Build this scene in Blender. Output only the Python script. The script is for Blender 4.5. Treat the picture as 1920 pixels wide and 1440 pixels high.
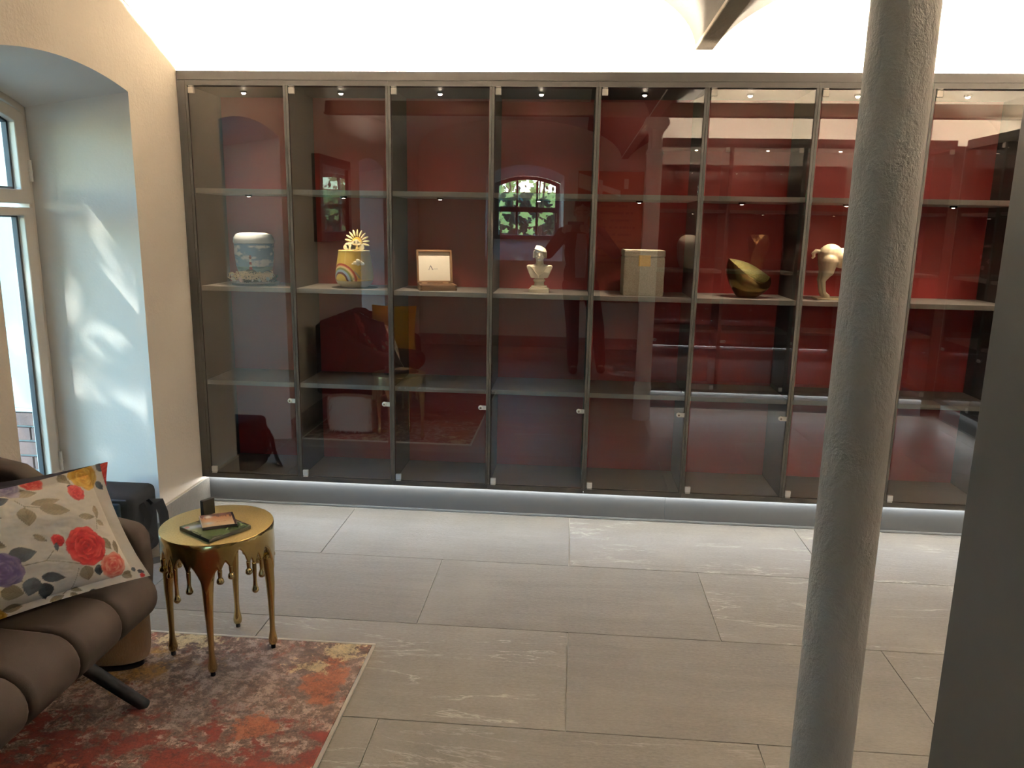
import bpy, bmesh, math, random
import numpy as np
from mathutils import Vector, Matrix
random.seed(7); rng = np.random.default_rng(7)
for o in list(bpy.data.objects): bpy.data.objects.remove(o)
SC = bpy.context.scene; COL = SC.collection
PI = math.pi
# ------------------------------------------------------------------ camera
YAW, PITCH, ROLL = math.radians(4.437), math.radians(11.666), math.radians(1.064)
CAMLOC = Vector((1.9147, -3.8036, 1.509))
fw = Vector((-math.sin(YAW)*math.cos(PITCH), math.cos(YAW)*math.cos(PITCH), -math.sin(PITCH)))
rt = Vector((math.cos(YAW), math.sin(YAW), 0)); up = rt.cross(fw)
r2 = rt*math.cos(ROLL) + up*math.sin(ROLL); u2 = -rt*math.sin(ROLL) + up*math.cos(ROLL)
cd = bpy.data.cameras.new('camera'); cam = bpy.data.objects.new('camera', cd); COL.objects.link(cam)
cam.matrix_world = Matrix(((r2.x, u2.x, -fw.x, CAMLOC.x), (r2.y, u2.y, -fw.y, CAMLOC.y), (r2.z, u2.z, -fw.z, CAMLOC.z), (0, 0, 0, 1)))
cd.sensor_width = 36; cd.lens = 1442.4/1920*36; cd.clip_start = 0.005; cd.clip_end = 200
SC.camera = cam
# ------------------------------------------------------------------ light levels
EXPOSURE = 0.92
SKY = 0.95            # sky strength
SUN = 2.0           # sun through the left window
COVE = 5800.0         # led strip on top of the cabinets
KICK = 27.0          # led strip above the plinth
SPOT_TOP = 0.8; SPOT_MID = 4.6
WARM = (1.0, 0.865, 0.70); SPOTC = (1.0, 0.82, 0.60); COOL = (0.93, 0.97, 1.0)
SC.view_settings.view_transform = 'Standard'; SC.view_settings.look = 'None'
SC.view_settings.gamma = 1; SC.view_settings.use_curve_mapping = False
SC.view_settings.exposure = EXPOSURE
W = bpy.data.worlds.new('sky'); SC.world = W; W.use_nodes = True
nt = W.node_tree; bg = nt.nodes['Background']
st = nt.nodes.new('ShaderNodeTexSky'); st.sky_type = 'NISHITA'; st.sun_disc = False
st.sun_elevation = math.radians(38); st.sun_rotation = math.radians(207); st.air_density = 1.4; st.dust_density = 0.6
gr = nt.nodes.new('ShaderNodeMixRGB'); gr.blend_type = 'MULTIPLY'; gr.inputs[0].default_value = 1; gr.inputs[2].default_value = (0.66, 0.95, 1.22, 1)
nt.links.new(st.outputs[0], gr.inputs[1]); nt.links.new(gr.outputs[0], bg.inputs[0]); bg.inputs[1].default_value = SKY
sl = bpy.data.lights.new('sun', 'SUN'); sl.energy = SUN; sl.angle = math.radians(0.6); sl.color = (1, 0.97, 0.92)
so = bpy.data.objects.new('sun', sl); COL.objects.link(so)
so.rotation_euler = Vector((0.42, 0.66, -0.62)).to_track_quat('-Z', 'Y').to_euler(); so.location = (-4, -6, 6)

# ------------------------------------------------------------------ materials
def s2l(c):
    c = np.asarray(c, float)/255.0
    return np.where(c <= 0.04045, c/12.92, ((c+0.055)/1.055)**2.4)
def rgb(*c): return tuple(float(x) for x in s2l(c))
class NB:                                   # tiny node builder
    def __init__(s, name):
        s.m = bpy.data.materials.new(name); s.m.use_nodes = True; s.t = s.m.node_tree
        s.b = s.t.nodes['Principled BSDF']; s.out = s.t.nodes['Material Output']
    def n(s, typ, **kw):
        x = s.t.nodes.new('ShaderNode'+typ)
        for k, v in kw.items(): setattr(x, k, v)
        return x
    def l(s, a, b): s.t.links.new(a, b); return b
    def co(s, kind='Object'): return s.n('TexCoord').outputs[kind]
    def map(s, vec, scale=(1, 1, 1), loc=(0, 0, 0), rot=(0, 0, 0)):
        m = s.n('Mapping'); s.l(vec, m.inputs[0]); m.inputs['Scale'].default_value = scale
        m.inputs['Location'].default_value = loc; m.inputs['Rotation'].default_value = rot; return m.outputs[0]
    def noise(s, vec, scale, detail=4, rough=0.55, dist=0.0, out='Fac'):
        x = s.n('TexNoise'); s.l(vec, x.inputs['Vector'])
        x.inputs['Scale'].default_value = scale; x.inputs['Detail'].default_value = detail
        x.inputs['Roughness'].default_value = rough; x.inputs['Distortion'].default_value = dist
        return x.outputs[out]
    def ramp(s, fac, stops, interp='LINEAR'):
        x = s.n('ValToRGB'); s.l(fac, x.inputs[0]); r = x.color_ramp; r.interpolation = interp
        while len(r.elements) < len(stops): r.elements.new(0.5)
        for e, (p, c) in zip(r.elements, stops):
            e.position = p; e.color = (*c, 1) if len(c) == 3 else c
        return x.outputs[0]
    def step(s, fac, a, b): return s.ramp(fac, [(a, (0, 0, 0)), (b, (1, 1, 1))])
    def mix(s, fac, a, b, mode='MIX'):
        x = s.n('MixRGB', blend_type=mode)
        for i, v in ((0, fac), (1, a), (2, b)):
            if hasattr(v, 'is_linked') or hasattr(v, 'node'): s.l(v, x.inputs[i])
            elif isinstance(v, (int, float)): x.inputs[i].default_value = v if i == 0 else (v, v, v, 1)
            else: x.inputs[i].default_value = (*v, 1)
        return x.outputs[0]
    def math(s, op, a, b=0.0):
        x = s.n('Math', operation=op)
        for i, v in ((0, a), (1, b)):
            if hasattr(v, 'node'): s.l(v, x.inputs[i])
            else: x.inputs[i].default_value = v
        return x.outputs[0]
    def bump(s, h, strength=0.2, dist=0.01):
        x = s.n('Bump'); s.l(h, x.inputs['Height']); x.inputs['Strength'].default_value = strength
        x.inputs['Distance'].default_value = dist; s.l(x.outputs[0], s.b.inputs['Normal'])
    def col(s, c):
        if hasattr(c, 'node'): s.l(c, s.b.inputs['Base Color'])
        else: s.b.inputs['Base Color'].default_value = (*c, 1)
    def set(s, rough=0.5, metal=0.0, **kw):
        s.b.inputs['Roughness'].default_value = rough; s.b.inputs['Metallic'].default_value = metal
        for k, v in kw.items(): s.b.inputs[k.replace('_', ' ')].default_value = v
        return s.m
MATS = {}
def plain(name, c, rough=0.5, metal=0.0, var=0.12, scale=30.0, bump=0.0, bscale=120.0, bdist=0.004, **kw):
    if name in MATS: return MATS[name]
    b = NB(name); v = b.co()
    f = b.noise(v, scale, 3)
    b.col(b.mix(f, tuple(x*(1-var) for x in c), tuple(min(1, x*(1+var)) for x in c)))
    if bump: b.bump(b.noise(v, bscale, 5, 0.6), bump, bdist)
    MATS[name] = b.set(rough, metal, **kw); return MATS[name]
def emit(name, c, strength):
    if name in MATS: return MATS[name]
    b = NB(name); e = b.n('Emission'); e.inputs[0].default_value = (*c, 1); e.inputs[1].default_value = strength
    b.l(e.outputs[0], b.out.inputs[0]); MATS[name] = b.m; return b.m
def painted(name, rough=0.6, bump=0.0, bscale=400, **kw):    # colour print held in the mesh attribute 'print'
    if name in MATS: return MATS[name]
    b = NB(name); a = b.n('VertexColor', layer_name='print'); 
    f = b.noise(b.co(), 180, 2)
    b.col(b.mix(0.12, a.outputs[0], b.mix(f, (0.0, 0, 0), (1, 1, 1)), 'OVERLAY'))
    if bump: b.bump(b.noise(b.co(), bscale, 3), bump, 0.002)
    MATS[name] = b.set(rough, **kw); return MATS[name]
def glass_mat(name, f0, tint=(1, 1, 1)):
    b = NB(name); tr = b.n('BsdfTransparent'); tr.inputs[0].default_value = (*tint, 1)
    gl = b.n('BsdfGlossy'); gl.inputs['Roughness'].default_value = 0.0; gl.inputs[0].default_value = (1, 1, 1, 1)
    lw = b.n('LayerWeight'); lw.inputs[0].default_value = 0.5
    p = b.math('POWER', lw.outputs['Facing'], 5.0)
    fac = b.math('ADD', b.math('MULTIPLY', p, 1-f0), f0)
    mx = b.n('MixShader'); b.l(fac, mx.inputs[0]); b.l(tr.outputs[0], mx.inputs[1]); b.l(gl.outputs[0], mx.inputs[2])
    b.l(mx.outputs[0], b.out.inputs[0]); return b.m
def plaster(name, c, bump=0.35, bscale=70, rough=0.85, var=0.06):
    b = NB(name); v = b.n('NewGeometry').outputs['Position']
    f = b.noise(v, 3.0, 5); g = b.noise(v, bscale, 6, 0.65); h = b.noise(v, bscale*0.25, 3)
    b.col(b.mix(f, tuple(x*(1-var) for x in c), tuple(min(1, x*(1+var)) for x in c)))
    b.bump(b.mix(0.5, g, h), bump, 0.012); return b.set(rough)
WALLC = (0.84, 0.765, 0.66)
M_WALL = plaster('beige_wall_plaster', WALLC)
M_VAULT = plaster('cream_vault_plaster', (0.85, 0.78, 0.68), 0.25, 60)
M_REVEAL = plaster('white_reveal_plaster', (0.74, 0.72, 0.68), 0.12, 90)
M_HAUNCH = plaster('shaded_vault_plaster', (0.10, 0.091, 0.08), 0.5, 90)  # vault plaster darkened so the haunches read as shaded
M_BEAM = plaster('painted_beam', (0.24, 0.20, 0.15), 0.5, 80)
M_TAUPE = plain('taupe_laminate', (0.042, 0.039, 0.0355), 0.55, var=0.06, scale=14, Specular_IOR_Level=0.22)
M_SHELF = plain('pale_lit_taupe_laminate', (0.26, 0.24, 0.21), 0.42, var=0.06, scale=14)  # paler than the frame, lightened further to imitate light on the shelves
M_PLINTH = plain('grey_plinth_laminate', (0.125, 0.128, 0.125), 0.38, var=0.05)
M_ENDPANEL = plain('anthracite_laminate', (0.075, 0.077, 0.074), 0.45, var=0.05)
M_RED = plain('wine_red_back_panel', (0.33, 0.032, 0.028), 0.5, var=0.08, scale=5)
M_GLASS = glass_mat('showcase_glass', 0.115, (0.975, 0.975, 0.975))
M_WGLASS = glass_mat('window_glass', 0.05, (0.93, 0.98, 0.96))
M_CHROME = plain('brushed_steel', (0.74, 0.70, 0.63), 0.38, 0.35, 0.05)
M_COVE = emit('warm_led_strip', WARM, COVE); M_KICK = emit('cool_led_strip', COOL, KICK)
M_LENS = emit('spot_lens', SPOTC, 60.0); M_LENS2 = emit('spot_lens_small', SPOTC, 14.0)
M_LENSOFF = plain('spot_lens_off', (0.06, 0.055, 0.05), 0.3)
M_BLACK = plain('black_plastic', (0.007, 0.007, 0.008), 0.5, Specular_IOR_Level=0.08)
M_BLACKFAB = plain('black_nylon', (0.007, 0.008, 0.010), 0.9, bump=0.5, bscale=600, Specular_IOR_Level=0.03)

# ------------------------------------------------------------------ mesh helpers
class MB:
    def __init__(s): s.v = []; s.f = []
    def add(s, vs, fs):
        o = len(s.v); s.v += [tuple(map(float, x)) for x in vs]; s.f += [tuple(i+o for i in f) for f in fs]; return s
    def box(s, x0, x1, y0, y1, z0, z1):
        return s.add([(x, y, z) for z in (z0, z1) for y in (y0, y1) for x in (x0, x1)],
                     [(0, 2, 3, 1), (4, 5, 7, 6), (0, 1, 5, 4), (2, 6, 7, 3), (0, 4, 6, 2), (1, 3, 7, 5)])
    def quad(s, a, b, c, d): return s.add([a, b, c, d], [(0, 1, 2, 3)])
    def lathe(s, prof, n=32, c=(0, 0, 0), a0=0.0, a1=2*PI, axis='Z'):
        full = abs(a1-a0-2*PI) < 1e-6; m = n if full else n+1; vs = []
        for r, z in prof:
            for k in range(m):
                a = a0+(a1-a0)*k/n; x, y = r*math.cos(a), r*math.sin(a)
                p = (x, y, z) if axis == 'Z' else ((x, z, y) if axis == 'Y' else (z, x, y))
                vs.append((c[0]+p[0], c[1]+p[1], c[2]+p[2]))
        fs = []
        for i in range(len(prof)-1):
            for k in range(n):
                k2 = (k+1) % m if full else k+1
                q = (i*m+k, i*m+k2, (i+1)*m+k2, (i+1)*m+k)
                fs.append(q if axis != 'Y' else q[::-1])
        if full:
            if prof[0][0] > 1e-6: fs.append(tuple(range(m))[::-1])
            if prof[-1][0] > 1e-6: fs.append(tuple((len(prof)-1)*m+k for k in range(m)))
        return s.add(vs, fs)
    def tube(s, pts, rad, n=10, cap=True):
        P = [Vector(p) for p in pts]; R = rad if hasattr(rad, '__len__') else [rad]*len(P); vs = []; nrm = None
        for i, p in enumerate(P):
            t = (P[min(i+1, len(P)-1)]-P[max(i-1, 0)]).normalized()
            if nrm is None: nrm = t.orthogonal().normalized()
            nrm = (nrm-t*nrm.dot(t)).normalized(); b = t.cross(nrm)
            for k in range(n):
                a = 2*PI*k/n; vs.append(p+(nrm*math.cos(a)+b*math.sin(a))*R[i])
        fs = [(i*n+k, i*n+(k+1) % n, (i+1)*n+(k+1) % n, (i+1)*n+k) for i in range(len(P)-1) for k in range(n)]
        if cap: fs += [tuple(range(n))[::-1], tuple((len(P)-1)*n+k for k in range(n))]
        return s.add(vs, fs)
    def ell(s, c, r, rot=None, nu=16, nv=10):
        vs = []; R = rot.to_matrix() if rot else None
        for i in range(1, nv):
            t = PI*i/nv
            for k in range(nu):
                a = 2*PI*k/nu; v = Vector((r[0]*math.sin(t)*math.cos(a), r[1]*math.sin(t)*math.sin(a), r[2]*math.cos(t)))
                vs.append(v)
        vs += [Vector((0, 0, r[2])), Vector((0, 0, -r[2]))]
        vs = [(R @ v if R else v)+Vector(c) for v in vs]
        fs = [((i*nu+k), ((i+1)*nu+k), ((i+1)*nu+(k+1) % nu), (i*nu+(k+1) % nu)) for i in range(nv-2) for k in range(nu)]
        T = (nv-1)*nu
        fs += [(T, k, (k+1) % nu) for k in range(nu)] + [(T+1, (nv-2)*nu+(k+1) % nu, (nv-2)*nu+k) for k in range(nu)]
        return s.add(vs, fs)
    def cap(s, a, b, ra, rb, n=14):          # tapered capsule
        a, b = Vector(a), Vector(b); s.tube([a, b], [ra, rb], n); s.ell(a, (ra,)*3, None, n, 8); s.ell(b, (rb,)*3, None, n, 8); return s
    def prism(s, poly, y0, y1, axis='Y'):     # polygon in the other two axes, extruded
        def P(p, t): return {'Y': (p[0], t, p[1]), 'X': (t, p[0], p[1]), 'Z': (p[0], p[1], t)}[axis]
        n = len(poly); vs = [P(p, y0) for p in poly]+[P(p, y1) for p in poly]
        return s.add(vs, [tuple(range(n)), tuple(range(2*n-1, n-1, -1))]+[(i, i+n, (i+1) % n+n, (i+1) % n) for i in range(n)])
    def ring(s, outer, inner, t0, t1, axis='X'):   # frame between two outlines of equal count
        def P(p, t): return {'Y': (p[0], t, p[1]), 'X': (t, p[0], p[1]), 'Z': (p[0], p[1], t)}[axis]
        n = len(outer); vs = [P(p, t) for t in (t0, t1) for L in (outer, inner) for p in L]; fs = []
        for i in range(n):
            j = (i+1) % n; o0, i0, o1, i1 = 0, n, 2*n, 3*n
            fs += [(o0+i, o0+j, i0+j, i0+i), (o1+i, i1+i, i1+j, o1+j), (o0+i, o1+i, o1+j, o0+j), (i0+i, i0+j, i1+j, i1+i)]
        return s.add(vs, fs)
    def mesh(s, name):
        me = bpy.data.meshes.new(name); me.from_pydata(s.v, [], s.f); me.update()
        bm = bmesh.new(); bm.from_mesh(me); bmesh.ops.recalc_face_normals(bm, faces=bm.faces); bm.to_mesh(me); bm.free(); return me
    def build(s, name, mat, parent=None, smooth=False, bevel=0.0, seg=2, **kw):
        o = bpy.data.objects.new(name, s.mesh(name)); COL.objects.link(o); o.data.materials.append(mat)
        if parent: o.parent = parent
        if smooth:
            o.data.polygons.foreach_set('use_smooth', [True]*len(o.data.polygons))
            if smooth != 'all': sharp(o, 40)
        if bevel:
            m = o.modifiers.new('bevel', 'BEVEL'); m.width = bevel; m.segments = seg; m.limit_method = 'ANGLE'; m.angle_limit = math.radians(35)
            if seg > 2: o.data.polygons.foreach_set('use_smooth', [True]*len(o.data.polygons))
        return o
def sharp(o, deg):
    bm = bmesh.new(); bm.from_mesh(o.data)
    for e in bm.edges:
        if len(e.link_faces) == 2 and e.calc_face_angle(0) > math.radians(deg): e.smooth = False
    bm.to_mesh(o.data); bm.free()
def clay(o, voxel, it=6, fac=0.5):          # fuse overlapping volumes into one continuous surface
    m = o.modifiers.new('remesh', 'REMESH'); m.mode = 'VOXEL'; m.voxel_size = voxel; m.use_smooth_shade = True
    k = o.modifiers.new('smooth', 'SMOOTH'); k.iterations = it; k.factor = fac; return o
def tag(o, label=None, cat=None, group=None, kind=None):
    for k, v in (('label', label), ('category', cat), ('group', group), ('kind', kind)):
        if v: o[k] = v
    return o
def thing(name, label, cat, loc=(0, 0, 0), rz=0.0, group=None):
    o = bpy.data.objects.new(name, None); COL.objects.link(o); o.location = loc; o.rotation_euler = (0, 0, rz); o.empty_display_size = 0.1
    return tag(o, label, cat, group)
def struct(name, mb, mat, parent=None, **kw):
    o = mb.build(name, mat, parent, **kw)
    if not parent: o['kind'] = 'structure'
    return o
def dup(o, parent=None):
    c = o.copy(); COL.objects.link(c); c.parent = parent
    for ch in list(o.children): dup(ch, c)
    return c
def grid(name, P, cols, mat, parent=None, closed_u=False):
    """P: (nu,nv,3) array of points, cols: (nu,nv,3) linear colours stored as the print of the surface"""
    nu, nv = P.shape[:2]; idx = np.arange(nu*nv).reshape(nu, nv)
    a = idx if not closed_u else np.vstack([idx, idx[:1]])
    f = np.stack([a[:-1, :-1], a[1:, :-1], a[1:, 1:], a[:-1, 1:]], -1).reshape(-1, 4)
    me = bpy.data.meshes.new(name); me.from_pydata(P.reshape(-1, 3).tolist(), [], f.tolist())
    at = me.color_attributes.new('print', 'FLOAT_COLOR', 'POINT')
    c4 = np.ones((nu*nv, 4), np.float32); c4[:, :3] = cols.reshape(-1, 3); at.data.foreach_set('color', c4.ravel())
    me.polygons.foreach_set('use_smooth', [True]*len(me.polygons)); me.materials.append(mat); me.update()
    o = bpy.data.objects.new(name, me); COL.objects.link(o); o.parent = parent; return o
def vnoise(x, y, seed=0):                    # smooth value noise on numpy arrays
    xi, yi = np.floor(x).astype(int), np.floor(y).astype(int); fx, fy = x-xi, y-yi
    h = lambda a, b: ((np.sin(a*127.1+b*311.7+seed*74.7)*43758.5453) % 1.0)
    fx, fy = fx*fx*(3-2*fx), fy*fy*(3-2*fy)
    return (h(xi, yi)*(1-fx)+h(xi+1, yi)*fx)*(1-fy)+(h(xi, yi+1)*(1-fx)+h(xi+1, yi+1)*fx)*fy
def fbm(x, y, seed=0, n=4): return sum(vnoise(x*2**i, y*2**i, seed+i)*0.5**i for i in range(n))/sum(0.5**i for i in range(n))
def put(c, mask, colour): m = np.clip(mask, 0, 1)[..., None]; return c*(1-m)+np.asarray(colour)*m

# ================================================================== STRUCTURE
X0, XR, YB, YREAR, ZT = -0.041, 5.33, 0.42, -5.85, 3.15
# ---- floor of large stone tiles
b = NB('slate_tile'); v = b.co(); oi = b.n('ObjectInfo'); 
vv = b.n('VectorMath', operation='ADD'); b.l(v, vv.inputs[0])
cx = b.n('CombineXYZ'); b.l(b.math('MULTIPLY', oi.outputs['Random'], 37.0), cx.inputs[0]); b.l(b.math('MULTIPLY', oi.outputs['Random'], 91.0), cx.inputs[1]); b.l(cx.outputs[0], vv.inputs[1])
V = vv.outputs[0]
st1 = b.noise(b.map(V, (1.0, 7.0, 1), rot=(0, 0, 0.22)), 2.4, 8, 0.68, 0.5)
fine = b.noise(b.map(V, (1, 2.2, 1)), 60, 6, 0.7); cloud = b.noise(V, 2.0, 4)
basec = b.mix(st1, (0.155, 0.140, 0.117), (0.31, 0.283, 0.242))
basec = b.mix(b.math('MULTIPLY', b.step(fine, 0.32, 0.72), 0.62), basec, (0.105, 0.094, 0.078))
basec = b.mix(b.math('MULTIPLY', b.step(cloud, 0.45, 0.75), 0.45), basec, (0.33, 0.30, 0.255))
vn = b.noise(b.map(V, (0.42, 2.6, 1), rot=(0, 0, 0.30)), 1.5, 9, 0.62, 0.4)
vein = b.ramp(vn, [(0.493, (0, 0, 0)), (0.4990, (1, 1, 1)), (0.501, (1, 1, 1)), (0.507, (0, 0, 0))])
vmask = b.math('MULTIPLY', vein, b.step(b.noise(V, 3.1, 3), 0.42, 0.56))
vmask = b.math('MULTIPLY', vmask, b.step(oi.outputs['Random'], 0.25, 0.55))
basec = b.mix(b.math('MULTIPLY', vmask, 0.62), basec, (0.55, 0.52, 0.46))
tone = b.math('ADD', b.math('MULTIPLY', oi.outputs['Random'], 0.34), 0.80)
b.col(b.mix(1.0, basec, tone, 'MULTIPLY'))
b.bump(b.mix(0.5, fine, st1), 0.45, 0.008); M_TILE = b.set(0.36)
M_GROUT = plain('light_grout', (0.46, 0.43, 0.37), 0.9)
floor = struct('floor', MB().box(X0-0.46, XR, YREAR, 0.42, -0.06, -0.004), M_GROUT)
TP, TR_ = 1.152, 0.5855; tcache = {}
for r in range(11):
    y1 = 0.0455-r*TR_; y0 = y1-TR_; off = 1.935 if r % 2 == 0 else 1.357
    for k in range(-3, 5):
        a, c = off+k*TP, off+(k+1)*TP; a, c = max(a, X0), min(c, XR); yy0 = max(y0, YREAR)
        if c-a < 0.05: continue
        w, h = round(c-a-0.0035, 4), round(y1-yy0-0.0035, 4)
        if (w, h) not in tcache: tcache[(w, h)] = MB().box(-w/2, w/2, -h/2, h/2, -0.01, 0).mesh('floor_tile'); tcache[(w, h)].materials.append(M_TILE)
        o = bpy.data.objects.new('floor_tile', tcache[(w, h)]); COL.objects.link(o); o.parent = floor; o.location = ((a+c)/2, (y1+yy0)/2, 0)
tc = MB().box(-0.2, 0.2, -0.42, 0.42, -0.01, -0.001).mesh('floor_tile'); tc.materials.append(M_TILE)
o = bpy.data.objects.new('floor_tile', tc); COL.objects.link(o); o.parent = floor; o.location = (X0-0.203, -0.866, 0)
o = bpy.data.objects.new('floor_tile', tc); COL.objects.link(o); o.parent = floor; o.location = (X0-0.203, -0.866-2.77, 0)

# ---- left wall with the splayed arched embrasure of the garden door
def arch(y0, y1, zb, zs, rise, n=20):        # outline: bottom-left, up, over the arch, down (plane coords)
    c, hw = (y0+y1)/2, (y1-y0)/2; R = (hw*hw+rise*rise)/(2*rise); zc = zs+rise-R
    pts = []
    for i in range(n+1):
        t = y0+(y1-y0)*i/n; pts.append((t, zc+math.sqrt(max(0, R*R-(t-c)**2))))
    return [(y0, zb)]+pts+[(y1, zb)]
EM0, EM1 = -1.305, -0.427; WN0, WN1 = -1.205, -0.525; XW = -0.45
A_in = arch(EM0, EM1, 0.0, 2.045, 0.058); A_out = arch(WN0, WN1, 0.0, 1.965, 0.07)
def holed_wall(mb, P, ya, yb, outline, z0, z1):
    """flat wall sheet ya..yb, z0..z1 around an outline; P maps (t,z) to a point"""
    o0, o1 = outline[0][0], outline[-1][0]; zb = outline[0][1]
    mb.quad(P(ya, z0), P(o0, z0), P(o0, z1), P(ya, z1)); mb.quad(P(o1, z0), P(yb, z0), P(yb, z1), P(o1, z1))
    for (ta, za), (tb, zb_) in zip(outline[1:-2], outline[2:-1]): mb.quad(P(ta, za), P(tb, zb_), P(tb, z1), P(ta, z1))
    if zb > z0+1e-4: mb.quad(P(o0, z0), P(o1, z0), P(o1, zb), P(o0, zb))
DY2 = -2.77                                  # a second, equal embrasure beyond the picture
sh_ = lambda L_, d_: [(a_+d_, z_) for a_, z_ in L_]
A_in2, A_out2 = sh_(A_in, DY2), sh_(A_out, DY2)
mb = MB()
holed_wall(mb, lambda t, z: (X0, t, z), -2.0, YB, A_in, -0.05, ZT); holed_wall(mb, lambda t, z: (X0, t, z), YREAR, -2.0, A_in2, -0.05, ZT)
holed_wall(mb, lambda t, z: (XW-0.07, t, z), -2.0, YB+0.2, A_out, -0.05, ZT+0.2); holed_wall(mb, lambda t, z: (XW-0.07, t, z), YREAR-0.4, -2.0, A_out2, -0.05, ZT+0.2)
wall_left = struct('wall_left', mb, M_WALL)
for Ai, Ao in ((A_in, A_out), (A_in2, A_out2)):
    mb = MB()
    for (p, q), (r, s) in zip(zip(Ai[:-1], Ai[1:]), zip(Ao[:-1], Ao[1:])):
        mb.quad((X0, *p), (X0, *q), (XW, *s), (XW, *r)); mb.quad((XW, *r), (XW, *s), (XW-0.07, *s), (XW-0.07, *r))
    mb.build('window_reveal', M_REVEAL, wall_left, smooth=True)
# ---- back wall, right wall, partition, rear wall with its own arched window
struct('wall_back', MB().quad((X0, YB, -0.05), (XR, YB, -0.05), (XR, YB, ZT), (X0, YB, ZT)), M_VAULT)
struct('wall_right', MB().quad((XR, YREAR, -0.05), (XR, YB, -0.05), (XR, YB, ZT), (XR, YREAR, ZT)), M_VAULT)
struct('wall_partition', MB().box(2.53, XR, -3.17, -3.065, 0, ZT), M_VAULT)
R_in = arch(0.80, 1.76, 1.08, 2.10, 0.13); R_out = arch(0.87, 1.70, 1.33, 2.03, 0.09); YRW = -6.20
mb = MB(); holed_wall(mb, lambda t, z: (t, YREAR, z), X0, XR, R_in, -0.05, ZT)
wall_rear = struct('wall_rear', mb, M_WALL)
mb = MB()
for (p, q), (r, s) in zip(zip(R_in, R_in[1:]+R_in[:1]), zip(R_out, R_out[1:]+R_out[:1])):
    mb.quad((p[0], YREAR, p[1]), (q[0], YREAR, q[1]), (s[0], YRW, s[1]), (r[0], YRW, r[1]))
mb.build('window_reveal', M_REVEAL, wall_rear)
mb = MB(); holed_wall(mb, lambda t, z: (t, YRW-0.02, z), X0-0.6, XR+0.5, R_out, -0.05, ZT+0.2); mb.build('outer_face', M_WALL, wall_rear)

# ---- vaulted ceiling (barrel bays along the beams with a lunette on the left wall)
BX0, BX1 = 2.432, 2.512
def arcx(x):
    if x < BX0:
        h = (BX0-X0)/2; m = (BX0+X0)/2
        if x < m: t = (x-X0)/h; return 2.19+0.56*max(0, 1-(1-t)**2)**0.22
        t = (BX0-x)/h; return 2.315+0.435*math.sqrt(max(0, 1-(1-t)**2))
    if x <= BX1: return 2.33
    h = (XR-BX1)/2; t = abs(x-(BX1+XR)/2)/h; return 2.315+0.45*max(0, 1-min(1, t)**2)**0.72
def arcy(x, y):
    d = -y; z = 2.215+0.34*(1-(1-min(d, 1.13)/1.13)**2) if d < 1.13 else 2.555-0.34*((min(d, 2.2)-1.13)/1.07)**2
    if d > 2.3: z = 2.215+0.275*math.sin(min(1, (d-2.3)/3.5)*PI)
    return z - max(0, x-X0)*0.25
xs = sorted(set([X0-0.03+i*(BX0-X0+0.03)/70 for i in range(71)]+[X0+0.001*2**i for i in range(7)]+[BX0-0.002*2**i for i in range(6)]+[BX1+0.002*2**i for i in range(6)]+[BX1+i*(XR+0.05-BX1)/60 for i in range(61)]))
ys = [0.0-i*5.9/110 for i in range(111)]
mb = MB(); n = len(ys)
vs = [(x, y, max(arcx(min(max(x, X0), XR)), arcy(x, y)) if x < 1.2 else arcx(min(x, XR))) for x in xs for y in ys]
mb.add(vs, [(i*n+j, i*n+j+1, (i+1)*n+j+1, (i+1)*n+j) for i in range(len(xs)-1) for j in range(n-1)])
ceiling = struct('ceiling', mb, M_VAULT, smooth=True)
# upper recess above the show cabinets: flat soffit and the arch face
mb = MB().quad((X0-0.05, 0.0, ZT-0.03), (XR+0.05, 0.0, ZT-0.03), (XR+0.05, YB+0.05, ZT-0.03), (X0-0.05, YB+0.05, ZT-0.03))
for a, c in zip(xs[:-1], xs[1:]):
    za = vs[xs.index(a)*n][2]; zc = vs[xs.index(c)*n][2]; mb.quad((a, 0, za), (c, 0, zc), (c, 0, ZT-0.02), (a, 0, ZT-0.02))
mb.build('recess_soffit', M_VAULT, ceiling)
# haunches hugging the beam, their shade from the cove strip put into the colour
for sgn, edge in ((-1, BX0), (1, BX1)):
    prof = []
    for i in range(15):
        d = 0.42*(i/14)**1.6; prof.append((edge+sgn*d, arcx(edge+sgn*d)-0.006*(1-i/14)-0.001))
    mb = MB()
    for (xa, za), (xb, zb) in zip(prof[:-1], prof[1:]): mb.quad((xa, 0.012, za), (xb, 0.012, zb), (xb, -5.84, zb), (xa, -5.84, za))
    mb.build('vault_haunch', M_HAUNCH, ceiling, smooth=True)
# beams
def beam(label, a, c, along):
    t = thing('ceiling_beam', label, 'beam')
    lo, hi = (BX0, BX1) if along == 'Y' else (-2.31, -2.23)
    mid = (lo+hi)/2
    def bx(u0, u1, z0, z1):
        return MB().box(u0, u1, a, c, z0, z1) if along == 'Y' else MB().box(a, c, u0, u1, z0, z1)
    bx(lo, hi, 2.310 if along == 'Y' else 2.318, 2.326 if along == 'Y' else 2.333).build('lower_flange', M_BEAM, t, bevel=0.004)
    bx(mid-0.008, mid+0.008, 2.327 if along == 'Y' else 2.335, 2.42).build('web', M_BEAM, t)
    return t
beam('dark painted ceiling beam running from above the showcases over the column top', -5.84, 0.012, 'Y')
beam('dark painted ceiling beam crossing from the arched window wall to the column top', X0+0.002, BX0-0.002, 'X')
beam('dark painted ceiling beam running from the column top towards the short wing of showcases', BX1+0.002, XR-0.002, 'X')

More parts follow.
